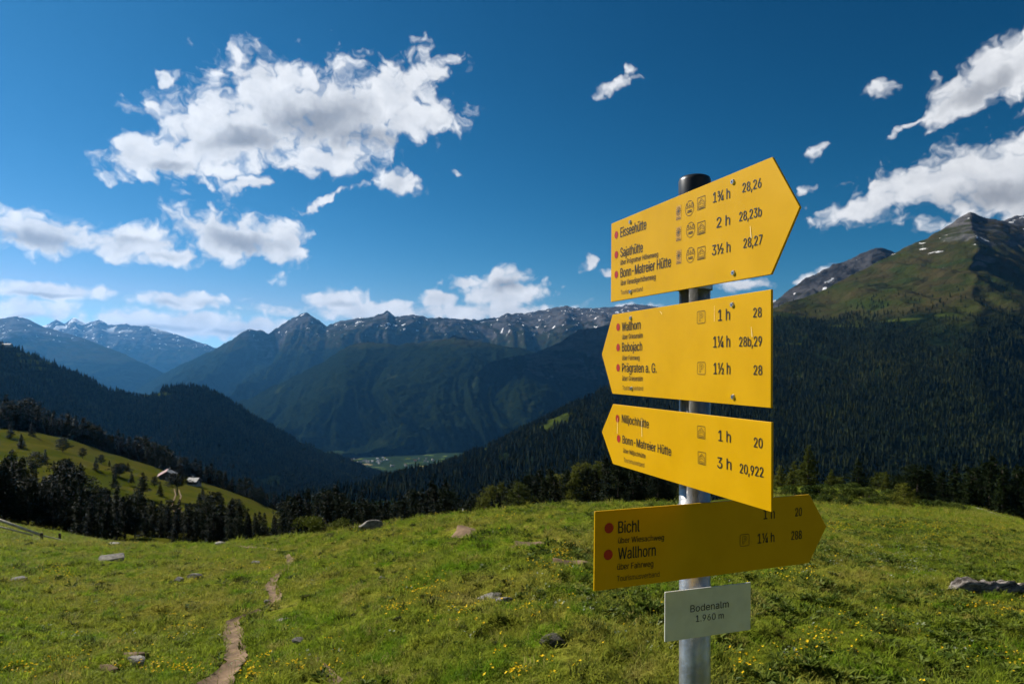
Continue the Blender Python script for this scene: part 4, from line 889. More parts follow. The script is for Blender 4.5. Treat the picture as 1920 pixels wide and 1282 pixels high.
class Board:
    """a board known by the pixels of its left and right edge and its real height; local x along it, y up, z towards the viewer"""
    def __init__(s, name, Lp, Rp, hgt, tip, mat, label, off, sc, thick=0.004):
        s.off, s.sc = off, sc
        conv = lambda p_: (off[0] + p_[0] / sc, off[1] + p_[1] / sc)
        (lx0, ly0), (lx1, ly1) = conv(Lp[0]), conv(Lp[1]); (rx0, ry0), (rx1, ry1) = conv(Rp[0]), conv(Rp[1])
        dl = F * hgt / (ly1 - ly0); dr = F * hgt / (ry1 - ry0)
        cl = Vector(P((lx0 + lx1) / 2, (ly0 + ly1) / 2, dl)); cr = Vector(P((rx0 + rx1) / 2, (ry0 + ry1) / 2, dr))
        X = (cr - cl).normalized(); Zn = X.cross(Vector((0, 0, 1))).normalized(); Yu = Zn.cross(X)
        s.o, s.X, s.Y, s.Z = cl, X, Yu, Zn; s.L = (cr - cl).length; s.h = hgt
        s.m = Matrix(((X.x, Yu.x, Zn.x, cl.x), (X.y, Yu.y, Zn.y, cl.y), (X.z, Yu.z, Zn.z, cl.z), (0, 0, 0, 1)))
        pts = [(0, -hgt / 2), (s.L, -hgt / 2)]
        if tip == 'right': pts.append((s.loc(*tip_px[name])[0], s.loc(*tip_px[name])[1]))
        pts += [(s.L, hgt / 2), (0, hgt / 2)]
        if tip == 'left': pts.append(s.loc(*tip_px[name]))
        bm = bmesh.new(); f = bm.faces.new([bm.verts.new((a, b_, 0)) for a, b_ in pts])
        ex = bmesh.ops.extrude_face_region(bm, geom=[f]); bmesh.ops.translate(bm, verts=[v for v in ex['geom'] if isinstance(v, bmesh.types.BMVert)], vec=(0, 0, -thick))
        bmesh.ops.recalc_face_normals(bm, faces=bm.faces[:]); bmesh.ops.bevel(bm, geom=bm.edges[:], offset=0.0006, segments=1, affect='EDGES')
        s.ob = ob('direction_sign' if tip else 'altitude_plate', bm_mesh('sign', bm, mat), signpost)
        s.ob.matrix_local = Matrix.Translation(-post_base) @ s.m
        if label: s.ob['label'] = label
        s.thick = thick
    def loc(s, cx_, cy_):
        px, py = s.off[0] + cx_ / s.sc, s.off[1] + cy_ / s.sc
        d_ = Vector(((px - CX) / F, 1, (HY - py) / F)); c0 = Vector((0, 0, EYE)); t = (s.o - c0).dot(s.Z) / d_.dot(s.Z); q = c0 + d_ * t - s.o
        return q.dot(s.X), q.dot(s.Y)
    def text(s, body, p0, p1, cap, bold=0.012, mat=None):
        a0, b0 = s.loc(*p0); a1, b1 = s.loc(*p1); ch = s.loc(p0[0], p0[1] - cap)[1] - b0
        cu = bpy.data.curves.new('lettering', 'FONT'); cu.body = body
        if SIGN_FONT: cu.font = SIGN_FONT
        cu.resolution_u = 3
        tmp = bpy.data.objects.new('tmp', cu); col.objects.link(tmp); dg = bpy.context.evaluated_depsgraph_get()
        me = bpy.data.meshes.new_from_object(tmp.evaluated_get(dg)); bpy.data.objects.remove(tmp); bpy.data.curves.remove(cu)
        co = np.empty(len(me.vertices) * 3, np.float32); me.vertices.foreach_get('co', co); co = co.reshape(-1, 3)
        x0, x1 = co[:, 0].min(), co[:, 0].max(); sy = ch / CAPH
        u_ = (co[:, 0] - x0) / (x1 - x0)
        co[:, 1] = co[:, 1] * sy + b0 + (b1 - b0) * u_; co[:, 0] = a0 + u_ * (a1 - a0); co[:, 2] = 0.0006
        me.vertices.foreach_set('co', co.ravel()); me.update()
        if bold:
            bm = bmesh.new(); bm.from_mesh(me); g_ = bmesh.ops.duplicate(bm, geom=bm.verts[:] + bm.edges[:] + bm.faces[:])['geom']; wx = ch * bold * 5.0
            bmesh.ops.translate(bm, verts=[q for q in g_ if isinstance(q, bmesh.types.BMVert)], vec=(wx, ch * bold, 0.00006)); bmesh.ops.translate(bm, verts=bm.verts[:], vec=(-wx / 2, 0, 0)); bm.to_mesh(me); bm.free()
        me.materials.clear(); me.materials.append(mat or MK); me.name = 'lettering'
        ob('lettering', me, s.ob)
    def shape(s, name, polys, mat, z=0.0006):
        bm = bmesh.new()
        for poly in polys: bm.faces.new([bm.verts.new((a, b_, z)) for a, b_ in poly])
        bmesh.ops.recalc_face_normals(bm, faces=bm.faces[:])
        for f in bm.faces:
            if f.normal.z < 0: f.normal_flip()
        return ob(name, bm_mesh(name, bm, mat), s.ob)
    def dot(s, p_, rpx, z=0.0006):
        a, b_ = s.loc(*p_); r = abs(s.loc(p_[0], p_[1] - rpx)[1] - b_)
        s.shape('red_dot', [[(a + r * math.cos(t), b_ + r * math.sin(t)) for t in np.linspace(0, 2 * math.pi, 28, endpoint=False)]], MRED)
    def line(s, a, b_, w):
        d_ = Vector((b_[0] - a[0], b_[1] - a[1])); n = Vector((-d_.y, d_.x)).normalized() * w / 2
        return [(a[0] + n.x, a[1] + n.y), (a[0] - n.x, a[1] - n.y), (b_[0] - n.x, b_[1] - n.y), (b_[0] + n.x, b_[1] + n.y)]
    def frame(s, cx_, cy_, hw, hh, w, pts=None):
        pts = pts or [(-hw, -hh), (hw, -hh), (hw, hh), (-hw, hh)]
        return [s.line((cx_ + pts[i][0], cy_ + pts[i][1]), (cx_ + pts[(i + 1) % len(pts)][0], cy_ + pts[(i + 1) % len(pts)][1]), w) for i in range(len(pts))]
    def half(s, p_, hwpx, hhpx):
        c = s.loc(*p_); return c, abs(s.loc(p_[0] + hwpx, p_[1])[0] - c[0]), abs(s.loc(p_[0], p_[1] - hhpx)[1] - c[1])
    def hut(s, p_, hw=30, hh=47):
        (cx_, cy_), w, h = s.half(p_, hw, hh); t = h * 0.085
        P_ = s.frame(cx_, cy_, w, h, t)
        P_ += s.frame(cx_, cy_, w, h, t, [(-w * .72, -h * .8), (w * .72, -h * .8), (w * .72, h * .12), (0, h * .72), (-w * .72, h * .12)])
        P_ += [s.line((cx_ - w * .5, cy_ + h * .02), (cx_, cy_ + h * .4), t * .8), s.line((cx_, cy_ + h * .4), (cx_ + w * .5, cy_ + h * .02), t * .8), s.line((cx_ - w * .5, cy_ - h * .25), (cx_, cy_ - h * .0), t * .8), s.line((cx_, cy_), (cx_ + w * .5, cy_ - h * .25), t * .8), s.line((cx_ - w * .5, cy_ - h * .55), (cx_ + w * .5, cy_ - h * .55), t * .8)]
        s.shape('hut_symbol', P_, MK)
    def parking(s, p_, hw=31, hh=47):
        (cx_, cy_), w, h = s.half(p_, hw, hh); t = h * 0.085
        P_ = s.frame(cx_, cy_, w, h, t, [(-w * .85, -h), (w * .85, -h), (w, -h * .85), (w, h * .85), (w * .85, h), (-w * .85, h), (-w, h * .85), (-w, -h * .85)])
        out = [(-.45, -.62), (-.15, -.62), (-.15, -.12), (.2, -.12), (.45, .05), (.5, .3), (.45, .5), (.2, .66), (-.45, .66)]
        P_ += s.frame(cx_, cy_, w, h, t * .75, [(a * w, b_ * h) for a, b_ in out])
        P_ += s.frame(cx_, cy_, w, h, t * .75, [(-.15 * w, .12 * h), (.12 * w, .12 * h), (.22 * w, .27 * h), (.12 * w, .42 * h), (-.15 * w, .42 * h)])
        s.shape('parking_symbol', P_, MK)
    def ring360(s, p_, r=58):
        (cx_, cy_), _, h = s.half(p_, 10, r); w = h; t = h * 0.07; k = 30
        pts = [(w * math.cos(a), h * math.sin(a)) for a in np.linspace(0, 2 * math.pi, k, endpoint=False)]
        P_ = s.frame(cx_, cy_, w, h, t, pts)
        s.shape('round_symbol', P_ + [s.line((cx_ - w * .55, cy_ - h * y_), (cx_ + w * .55, cy_ - h * y_), h * .10) for y_ in (.30, .50)], MK)
        s.text('360', (p_[0] - 27, p_[1] + 6), (p_[0] + 27, p_[1] - 8), 38, 0.0)
    def star(s, p_, r=30):
        (cx_, cy_), _, h = s.half(p_, 10, r); w = h * 1.0
        s.shape('symbol_backing', [[(cx_ - w * 1.25, cy_ - h * 2.3), (cx_ + w * 1.25, cy_ - h * 2.3), (cx_ + w * 1.25, cy_ + h * 1.45), (cx_ - w * 1.25, cy_ + h * 1.45)]], MICON, 0.0003)
        P_ = []
        for i in range(12):
            a = i * math.pi / 6; P_.append(s.line((cx_ + .62 * w * math.cos(a), cy_ + .62 * h * math.sin(a)), (cx_ + 1.2 * w * math.cos(a), cy_ + 1.2 * h * math.sin(a)), h * .16))
        P_.append([(cx_ + .5 * w * math.cos(a), cy_ + .5 * h * math.sin(a)) for a in np.linspace(0, 6.283, 12, endpoint=False)])
        P_ += [s.line((cx_ - w * 1.0, cy_ - h * 1.62), (cx_ + w * .7, cy_ - h * 1.62), h * .14), s.line((cx_ - w * 1.1, cy_ - h * 2.0), (cx_ + w * 1.1, cy_ - h * 2.0), h * .2)]
        s.shape('sun_symbol', P_, MB)
    def screw(s, p_):
        a, b_ = s.loc(*p_); bm = bmesh.new(); tube(bm, (a, b_, 0.0), (a, b_, 0.0028), 0.0046, 0.0036, 14); o = ob('screw', bm_mesh('screw', bm, MSCREW, False), s.ob)
        bm = bmesh.new(); tube(bm, (a, b_, 0.0026), (a, b_, 0.0031), 0.0017, 0.0017, 6); ob('screw_socket', bm_mesh('screw_socket', bm, MHOLE), s.ob)
    def stain(s, p0, p1, w=0.0016):
        a, b_ = s.loc(*p0), s.loc(*p1)
        s.shape('streak', [[(a[0] - w * .3, a[1]), (a[0] + w * .3, a[1]), (b_[0] + w * .55, b_[1]), (b_[0], b_[1] - w), (b_[0] - w * .55, b_[1])]], MSTAIN, 0.0008)
tip_px = {'s1': (1667, 452), 's2': (118, 560), 's3': (118, 288), 's4': (1510, 290)}
S1 = Board('s1', ((190, 583), (192, 1195)), ((1437, 62), (1457, 978)), 0.18, 'right', MY, 'topmost yellow arrow sign with three destinations and row of symbols', (1100, 280), 4.174)
for tx, a, b_, c, bo in (('Eisseehütte', (265, 690), (467, 625), 75, .007), ('Sajathütte', (265, 845), (440, 803), 72, .007), ('über Prägratner Höhenweg', (265, 906), (560, 840), 38, .005), ('Bonn-Matreier Hütte', (265, 1005), (660, 918), 72, .007), ('über Venedigerhöhenweg', (267, 1066), (540, 1017), 40, .005),
                         ('1¾ h', (990, 420), (1122, 384), 80, .005), ('2 h', (1018, 617), (1122, 590), 80, .005), ('3½ h', (982, 832), (1125, 803), 80, .005), ('28,26', (1220, 340), (1367, 298), 72, .007), ('28,23b', (1195, 566), (1370, 523), 72, .007), ('28,27', (1228, 775), (1375, 742), 74, .007)): S1.text(tx, a, b_, c, bo)
S1.text('Tourismusverband', (268, 1138), (440, 1108), 34, 0.0, MB)
for y_ in (670, 825, 980): S1.dot((233, y_), 29)
for q in ((720, 485), (720, 650), (722, 830)): S1.star(q)
for q in ((806, 462), (814, 630), (814, 827)): S1.ring360(q)
for q in ((898, 420), (898, 615), (898, 812)): S1.hut(q)
for q in ((343, 570), (1146, 255), (345, 1117), (1150, 967)): S1.screw(q)
S1.stain((1283, 600), (1290, 690))
S2 = Board('s2', ((200, 250), (203, 868)), ((1440, 52), (1445, 980)), 0.18, 'left', MY, 'second yellow arrow sign, pointing left, with two parking symbols', (1100, 530), 4.174)
for tx, a, b_, c, bo in (('Wallhorn', (277, 380), (423, 362), 68, .007), ('über Grieseralm', (280, 443), (440, 430), 38, .005), ('Bobojach', (278, 538), (435, 532), 68, .007), ('über Fahrweg', (280, 605), (415, 604), 36, .005), ('Prägraten a. G.', (278, 698), (548, 705), 68, .007), ('über Grieseralm', (280, 765), (440, 769), 38, .005),
                         ('1 h', (1030, 300), (1122, 291), 88, .005), ('1¼ h', (992, 508), (1123, 503), 88, .005), ('1½ h', (995, 715), (1125, 716), 88, .005), ('28', (1305, 273), (1370, 268), 75, .007), ('28b,29', (1195, 500), (1372, 496), 75, .007), ('28', (1308, 720), (1375, 722), 75, .007)): S2.text(tx, a, b_, c, bo)
S2.text('Tourismusverband', (282, 838), (443, 843), 34, 0.0, MB)
for y_ in (348, 507, 665): S2.dot((247, y_), 30)
S2.parking((897, 270)); S2.parking((899, 669))
for q in ((347, 277), (1142, 173), (352, 828), (1148, 893)): S2.screw(q)
S2.stain((1290, 345), (1298, 420)); S2.stain((1002, 180), (1002, 300), 0.001); S2.stain((575, 222), (590, 240), 0.003)
S3 = Board('s3', ((195, 72), (215, 540)), ((1440, 215), (1452, 918)), 0.137, 'left', MY, 'third yellow arrow sign, pointing left, with two hut symbols', (1100, 740), 4.174)
for tx, a, b_, c, bo in (('Nilljochhütte', (277, 215), (488, 262), 62, .007), ('Bonn-Matreier Hütte', (282, 378), (663, 478), 62, .007), ('über Nilljochhütte', (288, 450), (463, 497), 34, .005), ('1 h', (1032, 360), (1128, 373), 85, .005), ('3 h', (1023, 570), (1133, 588), 85, .005), ('20', (1310, 408), (1377, 418), 76, .007), ('20,922', (1200, 610), (1383, 645), 74, .007)): S3.text(tx, a, b_, c, bo)
S3.text('Tourismusverband', (292, 523), (453, 567), 34, 0.0, MB)
S3.dot((242, 185), 30); S3.dot((251, 342), 30); S3.hut((898, 292)); S3.hut((903, 495)); S3.stain((243, 180), (242, 300)); S3.stain((432, 185), (434, 325))
S4 = Board('s4', ((57, 197), (45, 698)), ((1398, 90), (1405, 520)), 0.137, 'right', MY, 'lowest yellow arrow sign, pointing right, facing away from the sun', (1100, 900), 3.3565)
for tx, a, b_, c, bo in (('Bichl', (198, 333), (332, 322), 75, .007), ('über Wiesachweg', (197, 396), (485, 375), 36, .005), ('Wallhorn', (197, 498), (433, 473), 73, .007), ('über Fahrweg', (192, 563), (418, 541), 38, .005), ('1 h', (1112, 245), (1182, 240), 64, .005), ('1¼ h', (1075, 398), (1180, 387), 62, .005), ('20', (1312, 227), (1353, 223), 52, .007), ('288', (1287, 375), (1352, 368), 54, .007)): S4.text(tx, a, b_, c, bo)
S4.text('Tourismusverband', (190, 635), (457, 605), 34, 0.0, MB)
S4.dot((140, 300), 33); S4.dot((135, 468), 33); S4.parking((993, 376), 28, 36)
S5 = Board('s5', ((498, 705), (490, 1018)), ((1035, 642), (1030, 940)), 0.091, None, MWS, 'small white plate naming the place and its altitude', (1100, 900), 3.3565, 0.003)
S5.text('Bodenalm', (652, 830), (893, 797), 44, 0.0); S5.text('1.960 m', (687, 890), (862, 867), 40, 0.0)
# post, cap, clamps
def build_post():
    top = EYE + (HY - 352) / F * POST_XY[1] - post_base.z; r0 = 0.0298
    bm = bmesh.new(); tube(bm, (0, 0, -0.5), (0, 0, top), r0, r0, 40); me = bm_mesh('post', bm, MSTEEL, True); ob('post', me, signpost)
    bm = bmesh.new(); prof = [(r0 + .0012, top - 0.02), (r0 + .0012, top + 0.012), (r0 - 0.001, top + 0.018), (r0 - 0.006, top + 0.021), (0.0, top + 0.022)]; n = 36; rings = []
    for rr, zz in prof[:-1]: rings.append([bm.verts.new((rr * math.cos(t), rr * math.sin(t), zz)) for t in np.linspace(0, 2 * math.pi, n, endpoint=False)])
    for a, b_ in zip(rings, rings[1:]):
        for i in range(n): bm.faces.new((a[i], a[(i + 1) % n], b_[(i + 1) % n], b_[i]))
    bm.faces.new(rings[-1]); ob('post_cap', bm_mesh('post_cap', bm, MCAP, True), signpost)
    for S, fr in ((S1, (0.36, -0.43)), (S2, (0.36, -0.36)), (S3, (0.30, -0.34)), (S4, (0.3, -0.3)), (S5, (0.0,))):
        # direction from the post to the board, along the board's normal
        pc = Vector((POST_XY[0], POST_XY[1], 0)); v = S.o - pc; dist = v.x * S.Z.x + v.y * S.Z.y
        al = -(v.x * S.X.x + v.y * S.X.y)
        for q in fr:
            zc = S.o.z + S.X.z * al + q * S.h - post_base.z
            bm = bmesh.new(); n = 28; ro, ri, hh = r0 + 0.004, r0 + 0.0004, 0.009
            for i in range(n):
                a0, a1 = 2 * math.pi * i / n, 2 * math.pi * (i + 1) / n
                vs_ = [[bm.verts.new((rr * math.cos(a), rr * math.sin(a), zc + dz)) for rr, dz in ((ri, -hh), (ro, -hh), (ro, hh), (ri, hh))] for a in (a0, a1)]
                for j in range(4): bm.faces.new((vs_[0][j], vs_[0][(j + 1) % 4], vs_[1][(j + 1) % 4], vs_[1][j]))
            bmesh.ops.remove_doubles(bm, verts=bm.verts[:], dist=1e-5); bmesh.ops.recalc_face_normals(bm, faces=bm.faces[:])
            ob('clamp_band', bm_mesh('clamp_band', bm, MSTEEL, False), signpost)
            gap = dist - S.thick - r0
            if gap > 0.002:
                bm = bmesh.new(); rot = Matrix((S.X.to_2d().to_3d().normalized(), S.Z, Vector((0, 0, 1)))).transposed()
                c = Vector((S.Z.x, S.Z.y, 0)) * (r0 + gap / 2 - 0.004); c.z = zc
                add_box(bm, c, (0.066, gap + 0.010, 0.013), rot); ob('clamp_bracket', bm_mesh('clamp_bracket', bm, MSTEEL), signpost)
build_post()

# ------------------------------------------------------------------ grass, herbs, flowers (too many to count)
def blade_tuft(name, seed, n, hmin, hmax, rad, width, lean, mat):
    r = np.random.default_rng(seed); v, f = [], []
    for i in range(n):
        a, q = r.uniform(0, 6.28), rad * math.sqrt(r.random()); b0 = np.array([q * math.cos(a), q * math.sin(a), -0.01]); h = r.uniform(hmin, hmax); la = a + r.normal(0, 0.9); l_ = h * lean * r.uniform(0.3, 1.3)
        d_ = np.array([math.cos(la), math.sin(la), 0]); s_ = np.array([-d_[1], d_[0], 0]) * width * r.uniform(0.6, 1.2)
        k = len(v); m_ = b0 + d_ * l_ * 0.35 + np.array([0, 0, h * 0.6]); t_ = b0 + d_ * l_ + np.array([0, 0, h * (1 - 0.25 * lean)])
        v += [b0 - s_, b0 + s_, m_ + s_ * .8, m_ - s_ * .8, t_]; f += [(k, k + 1, k + 2), (k, k + 2, k + 3), (k + 3, k + 2, k + 4)]
    return bpy.data.objects.new(name, mesh_np(name, v, f, mat))
def herb_tuft(name, seed, n, L, mat):
    r = np.random.default_rng(seed); v, f = [], []
    for i in range(n):
        a = r.uniform(0, 6.28); l_ = L * r.uniform(0.6, 1.2); d_ = np.array([math.cos(a), math.sin(a), 0]); s_ = np.array([-d_[1], d_[0], 0]) * l_ * r.uniform(0.16, 0.3); up = np.array([0, 0, 1.0]); b0 = d_ * r.uniform(0, L * .5) + up * r.uniform(0.0, L * .5)
        rise = r.uniform(0.2, 0.8); k = len(v)
        v += [b0, b0 + d_ * l_ * .5 + s_ + up * l_ * rise * .6, b0 + d_ * l_ + up * l_ * rise * .7, b0 + d_ * l_ * .5 - s_ + up * l_ * rise * .6]; f += [(k, k + 1, k + 2), (k, k + 2, k + 3)]
    return bpy.data.objects.new(name, mesh_np(name, v, f, mat))
def flower_proto(name, seed, stems, hgt, size, pm):
    r = np.random.default_rng(seed); v, f, mi = [], [], []
    for s in range(stems):
        a, q = r.uniform(0, 6.28), 0.05 * r.random(); x, y = q * math.cos(a), q * math.sin(a); h = hgt * r.uniform(0.6, 1.15); tx, ty = x + r.normal(0, .02), y + r.normal(0, .02)
        k = len(v); v += [(x - .0015, y, 0), (x + .0015, y, 0), (tx + .001, ty, h), (tx - .001, ty, h)]; f += [(k, k + 1, k + 2), (k, k + 2, k + 3)]; mi += [1, 1]
        tilt = r.normal(0, 0.45, 2); k = len(v); v.append((tx, ty, h + .002)); m_ = 8; rs = size * r.uniform(.7, 1.2)
        for i in range(m_):
            an = 2 * math.pi * i / m_; rr = rs * (1 if i % 2 else 0.62); dx, dy = rr * math.cos(an), rr * math.sin(an); v.append((tx + dx, ty + dy, h + .006 + tilt[0] * dx + tilt[1] * dy))
        for i in range(m_): f.append((k, k + 1 + i, k + 1 + (i + 1) % m_)); mi.append(0)
    me = mesh_np(name, v, f, pm); me.materials.append(MT['herb']); me.polygons.foreach_set('material_index', np.array(mi, np.int32))
    return bpy.data.objects.new(name, me)
def scatter_object(name, protos, x, y, scale, idx, label, cat, tilt=0.15, sink=0.0, ground=H):
    n = len(x); z = ground(x, y) - sink; r = np.random.default_rng(n)
    me = bpy.data.meshes.new(name); me.vertices.add(n); me.vertices.foreach_set('co', np.stack([x, y, z], -1).astype(np.float32).ravel())
    at = me.attributes.new('rot', 'FLOAT_VECTOR', 'POINT'); at.data.foreach_set('vector', np.stack([r.normal(0, tilt, n), r.normal(0, tilt, n), r.uniform(0, 6.28, n)], -1).astype(np.float32).ravel())
    at = me.attributes.new('scl', 'FLOAT', 'POINT'); at.data.foreach_set('value', np.asarray(scale, np.float32))
    at = me.attributes.new('idx', 'INT', 'POINT'); at.data.foreach_set('value', np.asarray(idx, np.int32))
    o = ob(name, me); tag(o, label, cat, None, 'stuff')
    ng = bpy.data.node_groups.new(name, 'GeometryNodeTree'); ng.interface.new_socket('Geometry', in_out='INPUT', socket_type='NodeSocketGeometry'); ng.interface.new_socket('Geometry', in_out='OUTPUT', socket_type='NodeSocketGeometry')
    N, Lk = ng.nodes, ng.links; gi, go = N.new('NodeGroupInput'), N.new('NodeGroupOutput'); inst = N.new('GeometryNodeInstanceOnPoints'); jn = N.new('GeometryNodeJoinGeometry')
    for p_ in reversed(protos):
        oi = N.new('GeometryNodeObjectInfo'); oi.inputs['Object'].default_value = p_; oi.inputs['As Instance'].default_value = True; Lk.new(oi.outputs['Geometry'], jn.inputs[0])
    def attr(nm, ty): a = N.new('GeometryNodeInputNamedAttribute'); a.data_type = ty; a.inputs['Name'].default_value = nm; return a.outputs['Attribute']
    e2r = N.new('FunctionNodeEulerToRotation'); Lk.new(attr('rot', 'FLOAT_VECTOR'), e2r.inputs[0])
    m2p = N.new('GeometryNodeMeshToPoints'); Lk.new(gi.outputs[0], m2p.inputs[0])
    Lk.new(m2p.outputs[0], inst.inputs['Points']); Lk.new(jn.outputs[0], inst.inputs['Instance']); inst.inputs['Pick Instance'].default_value = True
    Lk.new(attr('idx', 'INT'), inst.inputs['Instance Index']); Lk.new(e2r.outputs[0], inst.inputs['Rotation']); Lk.new(attr('scl', 'FLOAT'), inst.inputs['Scale']); Lk.new(inst.outputs[0], go.inputs[0])
    md = o.modifiers.new('scatter', 'NODES'); md.node_group = ng
    return o
BL = np.array(BLOCK)
def free(x, y):
    ok = np.ones(len(x), bool)
    for bx, by, br in BL: ok &= (x - bx) ** 2 + (y - by) ** 2 > br * br
    return ok
def strew(n, y0, y1, seed, power=1.0, umax=1.05):
    """points over the visible wedge of meadow, thinner with distance"""
    r = np.random.default_rng(seed); q = r.random(n); y = (y0 ** power + q * (y1 ** power - y0 ** power)) ** (1 / power); u = r.uniform(-umax, umax, n); x = u * y
    _, Yc = brow(CX + F * u); k = y < Yc + 1.2
    return x[k], y[k]
G = [blade_tuft('grass_tuft', 1, 30, .025, .07, .075, .0035, .8, MT['grass']), blade_tuft('grass_tuft', 2, 26, .03, .09, .07, .0035, 1.0, MT['grass']), blade_tuft('grass_tuft', 3, 34, .02, .05, .09, .004, .9, MT['grass']), blade_tuft('grass_tuft', 4, 22, .06, .15, .05, .003, .7, MT['grass'])]
x, y = strew(115000, 3.4, 46, 31, 0.75); r9 = np.random.default_rng(77); bald = fbm(x * 1.4, y * 1.4, 21.0, 3); k = free(x, y) & ((bald > -0.28) | (r9.random(len(x)) < 0.35)); x, y = x[k], y[k]
tall = fbm(x * 0.8, y * 0.8, 3.0, 3); ix = np.where((tall > 0.25) & (r9.random(len(x)) < .5), 3, r9.integers(0, 3, len(x)))
scatter_object('grass', G, x, y, (0.55 + 0.9 * r9.random(len(x)) ** 1.5) * (1 + 0.035 * np.maximum(y - 6, 0)), ix, 'short green alpine grass covering the meadow', 'grass', 0.2)
HB = [herb_tuft('herb', 5, 20, .036, MT['herb']), herb_tuft('herb', 6, 26, .030, MT['herb']), herb_tuft('herb', 7, 18, .062, MT['herb'])]
x, y = strew(98000, 3.4, 46, 41, 0.9); dn = fbm(x * 0.45, y * 0.45, 8.0, 3) + np.clip(x / y, -.5, .6) * 0.55; k = free(x, y) & (r9.random(len(x)) < np.clip((dn - 0.10) * 4.5, 0.012, 1)); x, y = x[k], y[k]
scatter_object('leafy_herbs', HB, x, y, (0.7 + 0.7 * r9.random(len(x))) * (1 + 0.03 * np.maximum(y - 6, 0)), r9.integers(0, 3, len(x)), 'broad-leaved herbs growing through the grass', 'herbs', 0.25)
HT = [herb_tuft('shadow_tuft', 15, 90, .034, MT['shadow_tuft']), blade_tuft('shadow_tuft', 16, 70, .03, .08, .08, .004, .9, MT['shadow_tuft'])]  # dark tufts added in place of the small shadows among the grass
x, y = strew(6200, 3.6, 46, 51, 1.1); k = free(x, y) & (fbm(x * .5, y * .5, 12.0, 3) > -0.05); x, y = x[k], y[k]
scatter_object('shadow_tufts', HT, x, y, (0.6 + 1.0 * r9.random(len(x)) ** 2) * (1 + 0.03 * np.maximum(y - 6, 0)), r9.integers(0, 2, len(x)), 'dark low tufts standing in for shadow spots on the meadow', 'tufts', 0.15)
FL = [flower_proto('flower', 25, 2, .11, .0125, MT['petal']), flower_proto('flower', 26, 4, .09, .0115, MT['petal']), flower_proto('flower', 27, 1, .13, .0135, MT['petal'])]
clusters = [(480, 1262, 60, 26, 34), (455, 1275, 50, 20, 16), (380, 1258, 60, 26, 26), (300, 1265, 70, 18, 22), (250, 1240, 40, 16, 12), (350, 1185, 60, 22, 24), (620, 1240, 60, 30, 12), (130, 1260, 120, 22, 26), (30, 1270, 60, 16, 16), (110, 1080, 40, 18, 40), (260, 1018, 20, 14, 30), (45, 1018, 60, 14, 30), (740, 1150, 30, 28, 26), (800, 1110, 60, 28, 40), (1060, 1040, 40, 20, 30), (1040, 1075, 60, 24, 24), (850, 1170, 60, 30, 20), (1000, 1270, 90, 14, 22), (1000, 1160, 90, 30, 26), (1480, 1085, 60, 24, 40), (1560, 990, 60, 16, 90), (1660, 985, 90, 12, 90), (1780, 990, 90, 14, 140), (1760, 1010, 60, 10, 60), (1860, 1000, 60, 10, 60), (1640, 1180, 120, 40, 40), (1560, 1205, 60, 20, 26), (1880, 1150, 60, 20, 24), (1840, 1240, 120, 24, 24), (1500, 1240, 120, 30, 30), (1420, 1260, 60, 20, 16), (560, 1262, 40, 14, 10), (700, 1000, 80, 10, 20), (930, 975, 80, 12, 24), (960, 1275, 30, 8, 8)]
fx, fy = [], []; rf = random.Random(13)
for px, py, w_, h_, n in clusters:
    for i in range(int(n * (0.75 if py > 1150 else 1.2))):
        q = on_meadow(px + rf.gauss(0, w_ * .45), max(950, py + rf.gauss(0, h_ * .45))); fx.append(q.x); fy.append(q.y)
x, y = strew(700, 4.8, 44, 61, 1.1); x = np.concatenate([fx, x]); y = np.concatenate([fy, y]); k = free(x, y); x, y = x[k], y[k]
scatter_object('yellow_flowers', FL, x, y, (0.75 + 0.5 * r9.random(len(x))) * (1 + 0.02 * np.maximum(y - 6, 0)), r9.integers(0, 3, len(x)), 'small yellow flowers in drifts over the meadow', 'flowers', 0.2)
WF = [flower_proto('pale_flower', 28, 4, .10, .010, MT['white_petal'])]
wx, wy = [], []
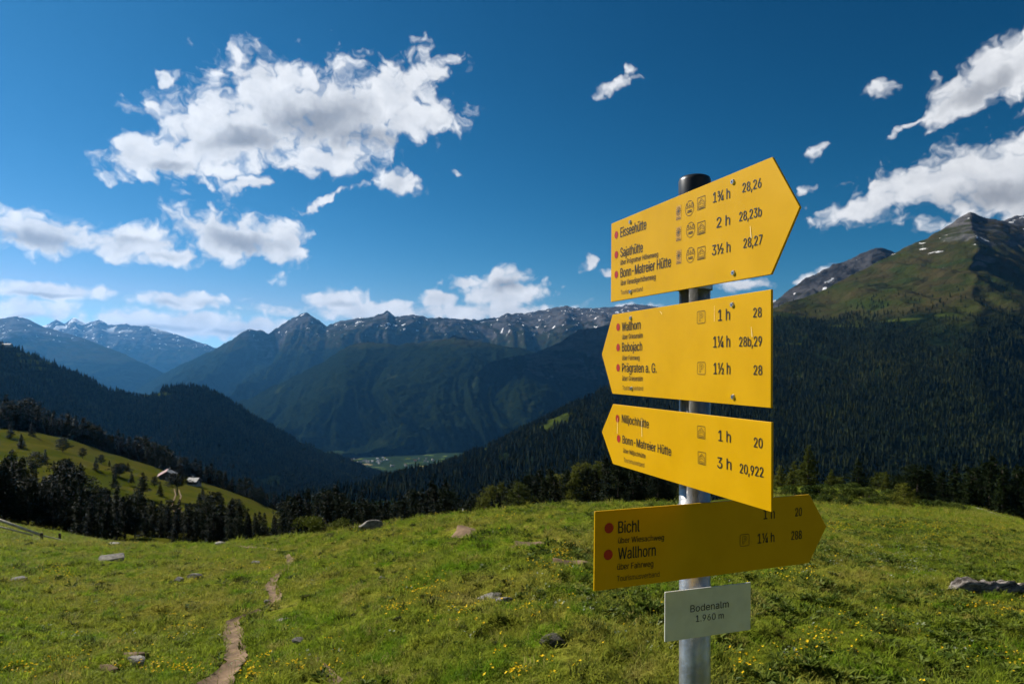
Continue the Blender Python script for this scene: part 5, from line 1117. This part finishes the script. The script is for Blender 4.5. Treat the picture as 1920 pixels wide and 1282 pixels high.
for i in range(110): q = on_meadow(rf.gauss(1680, 70), rf.gauss(1048, 20)); wx.append(q.x); wy.append(q.y)
for i in range(60): q = on_meadow(rf.uniform(0, 1900), rf.uniform(1040, 1270)); wx.append(q.x); wy.append(q.y)
scatter_object('pale_flowers', WF, np.array(wx), np.array(wy), np.full(len(wx), 1.2), np.zeros(len(wx)), 'scattered pale small flowers among the herbs', 'flowers', 0.2)

# turf of the hillside strips that show beyond the brow
rs = np.random.default_rng(91)
def strip(n, px0, px1, Y0, Y1): Y = rs.uniform(Y0, Y1, n); return (rs.uniform(px0, px1, n) - CX) / F * Y, Y
xa, ya = strip(14000, 1430, 1990, 40, 82); xb, yb = strip(9000, -60, 420, 38, 90); x, y = np.concatenate([xa, xb]), np.concatenate([ya, yb])
scatter_object('hillside_grass', G, x, y, 2.6 + 1.6 * rs.random(len(x)), rs.integers(0, 4, len(x)), 'longer grass on the slopes just beyond the meadow brow', 'grass', 0.2, 0.0, hill)
xa, ya = strip(1500, 1440, 1980, 41, 62); k = rs.random(len(xa)) < np.clip(fbm(xa * .25, ya * .25, 6.0, 2) + .45, 0, 1); xa, ya = xa[k], ya[k]
scatter_object('hillside_flowers', FL, xa, ya, 1.9 + rs.random(len(xa)), rs.integers(0, 3, len(xa)), 'band of yellow flowers in front of the right hillock', 'flowers', 0.2, 0.0, hill)

# ------------------------------------------------------------------ haze: the air between here and the far mountains
def build_haze():
    bm = bmesh.new(); add_box(bm, (0, 11000, 430), (52000, 34000, 2220)); me = bm_mesh('haze', bm)
    m = bpy.data.materials.new('haze'); m.use_nodes = True; t = NT(m.node_tree); t.n.clear(); out = t.new('ShaderNodeOutputMaterial'); v = t.new('ShaderNodeVolumePrincipled')
    v.inputs['Color'].default_value = (0.12, 0.46, 1.0, 1); v.inputs['Density'].default_value = 1.8e-5; v.inputs['Anisotropy'].default_value = 0.55
    t.l.new(v.outputs[0], out.inputs['Volume']); me.materials.append(m)
    tag(ob('haze', me), 'thin blue mountain haze filling the air', 'haze', None, 'stuff')
build_haze()
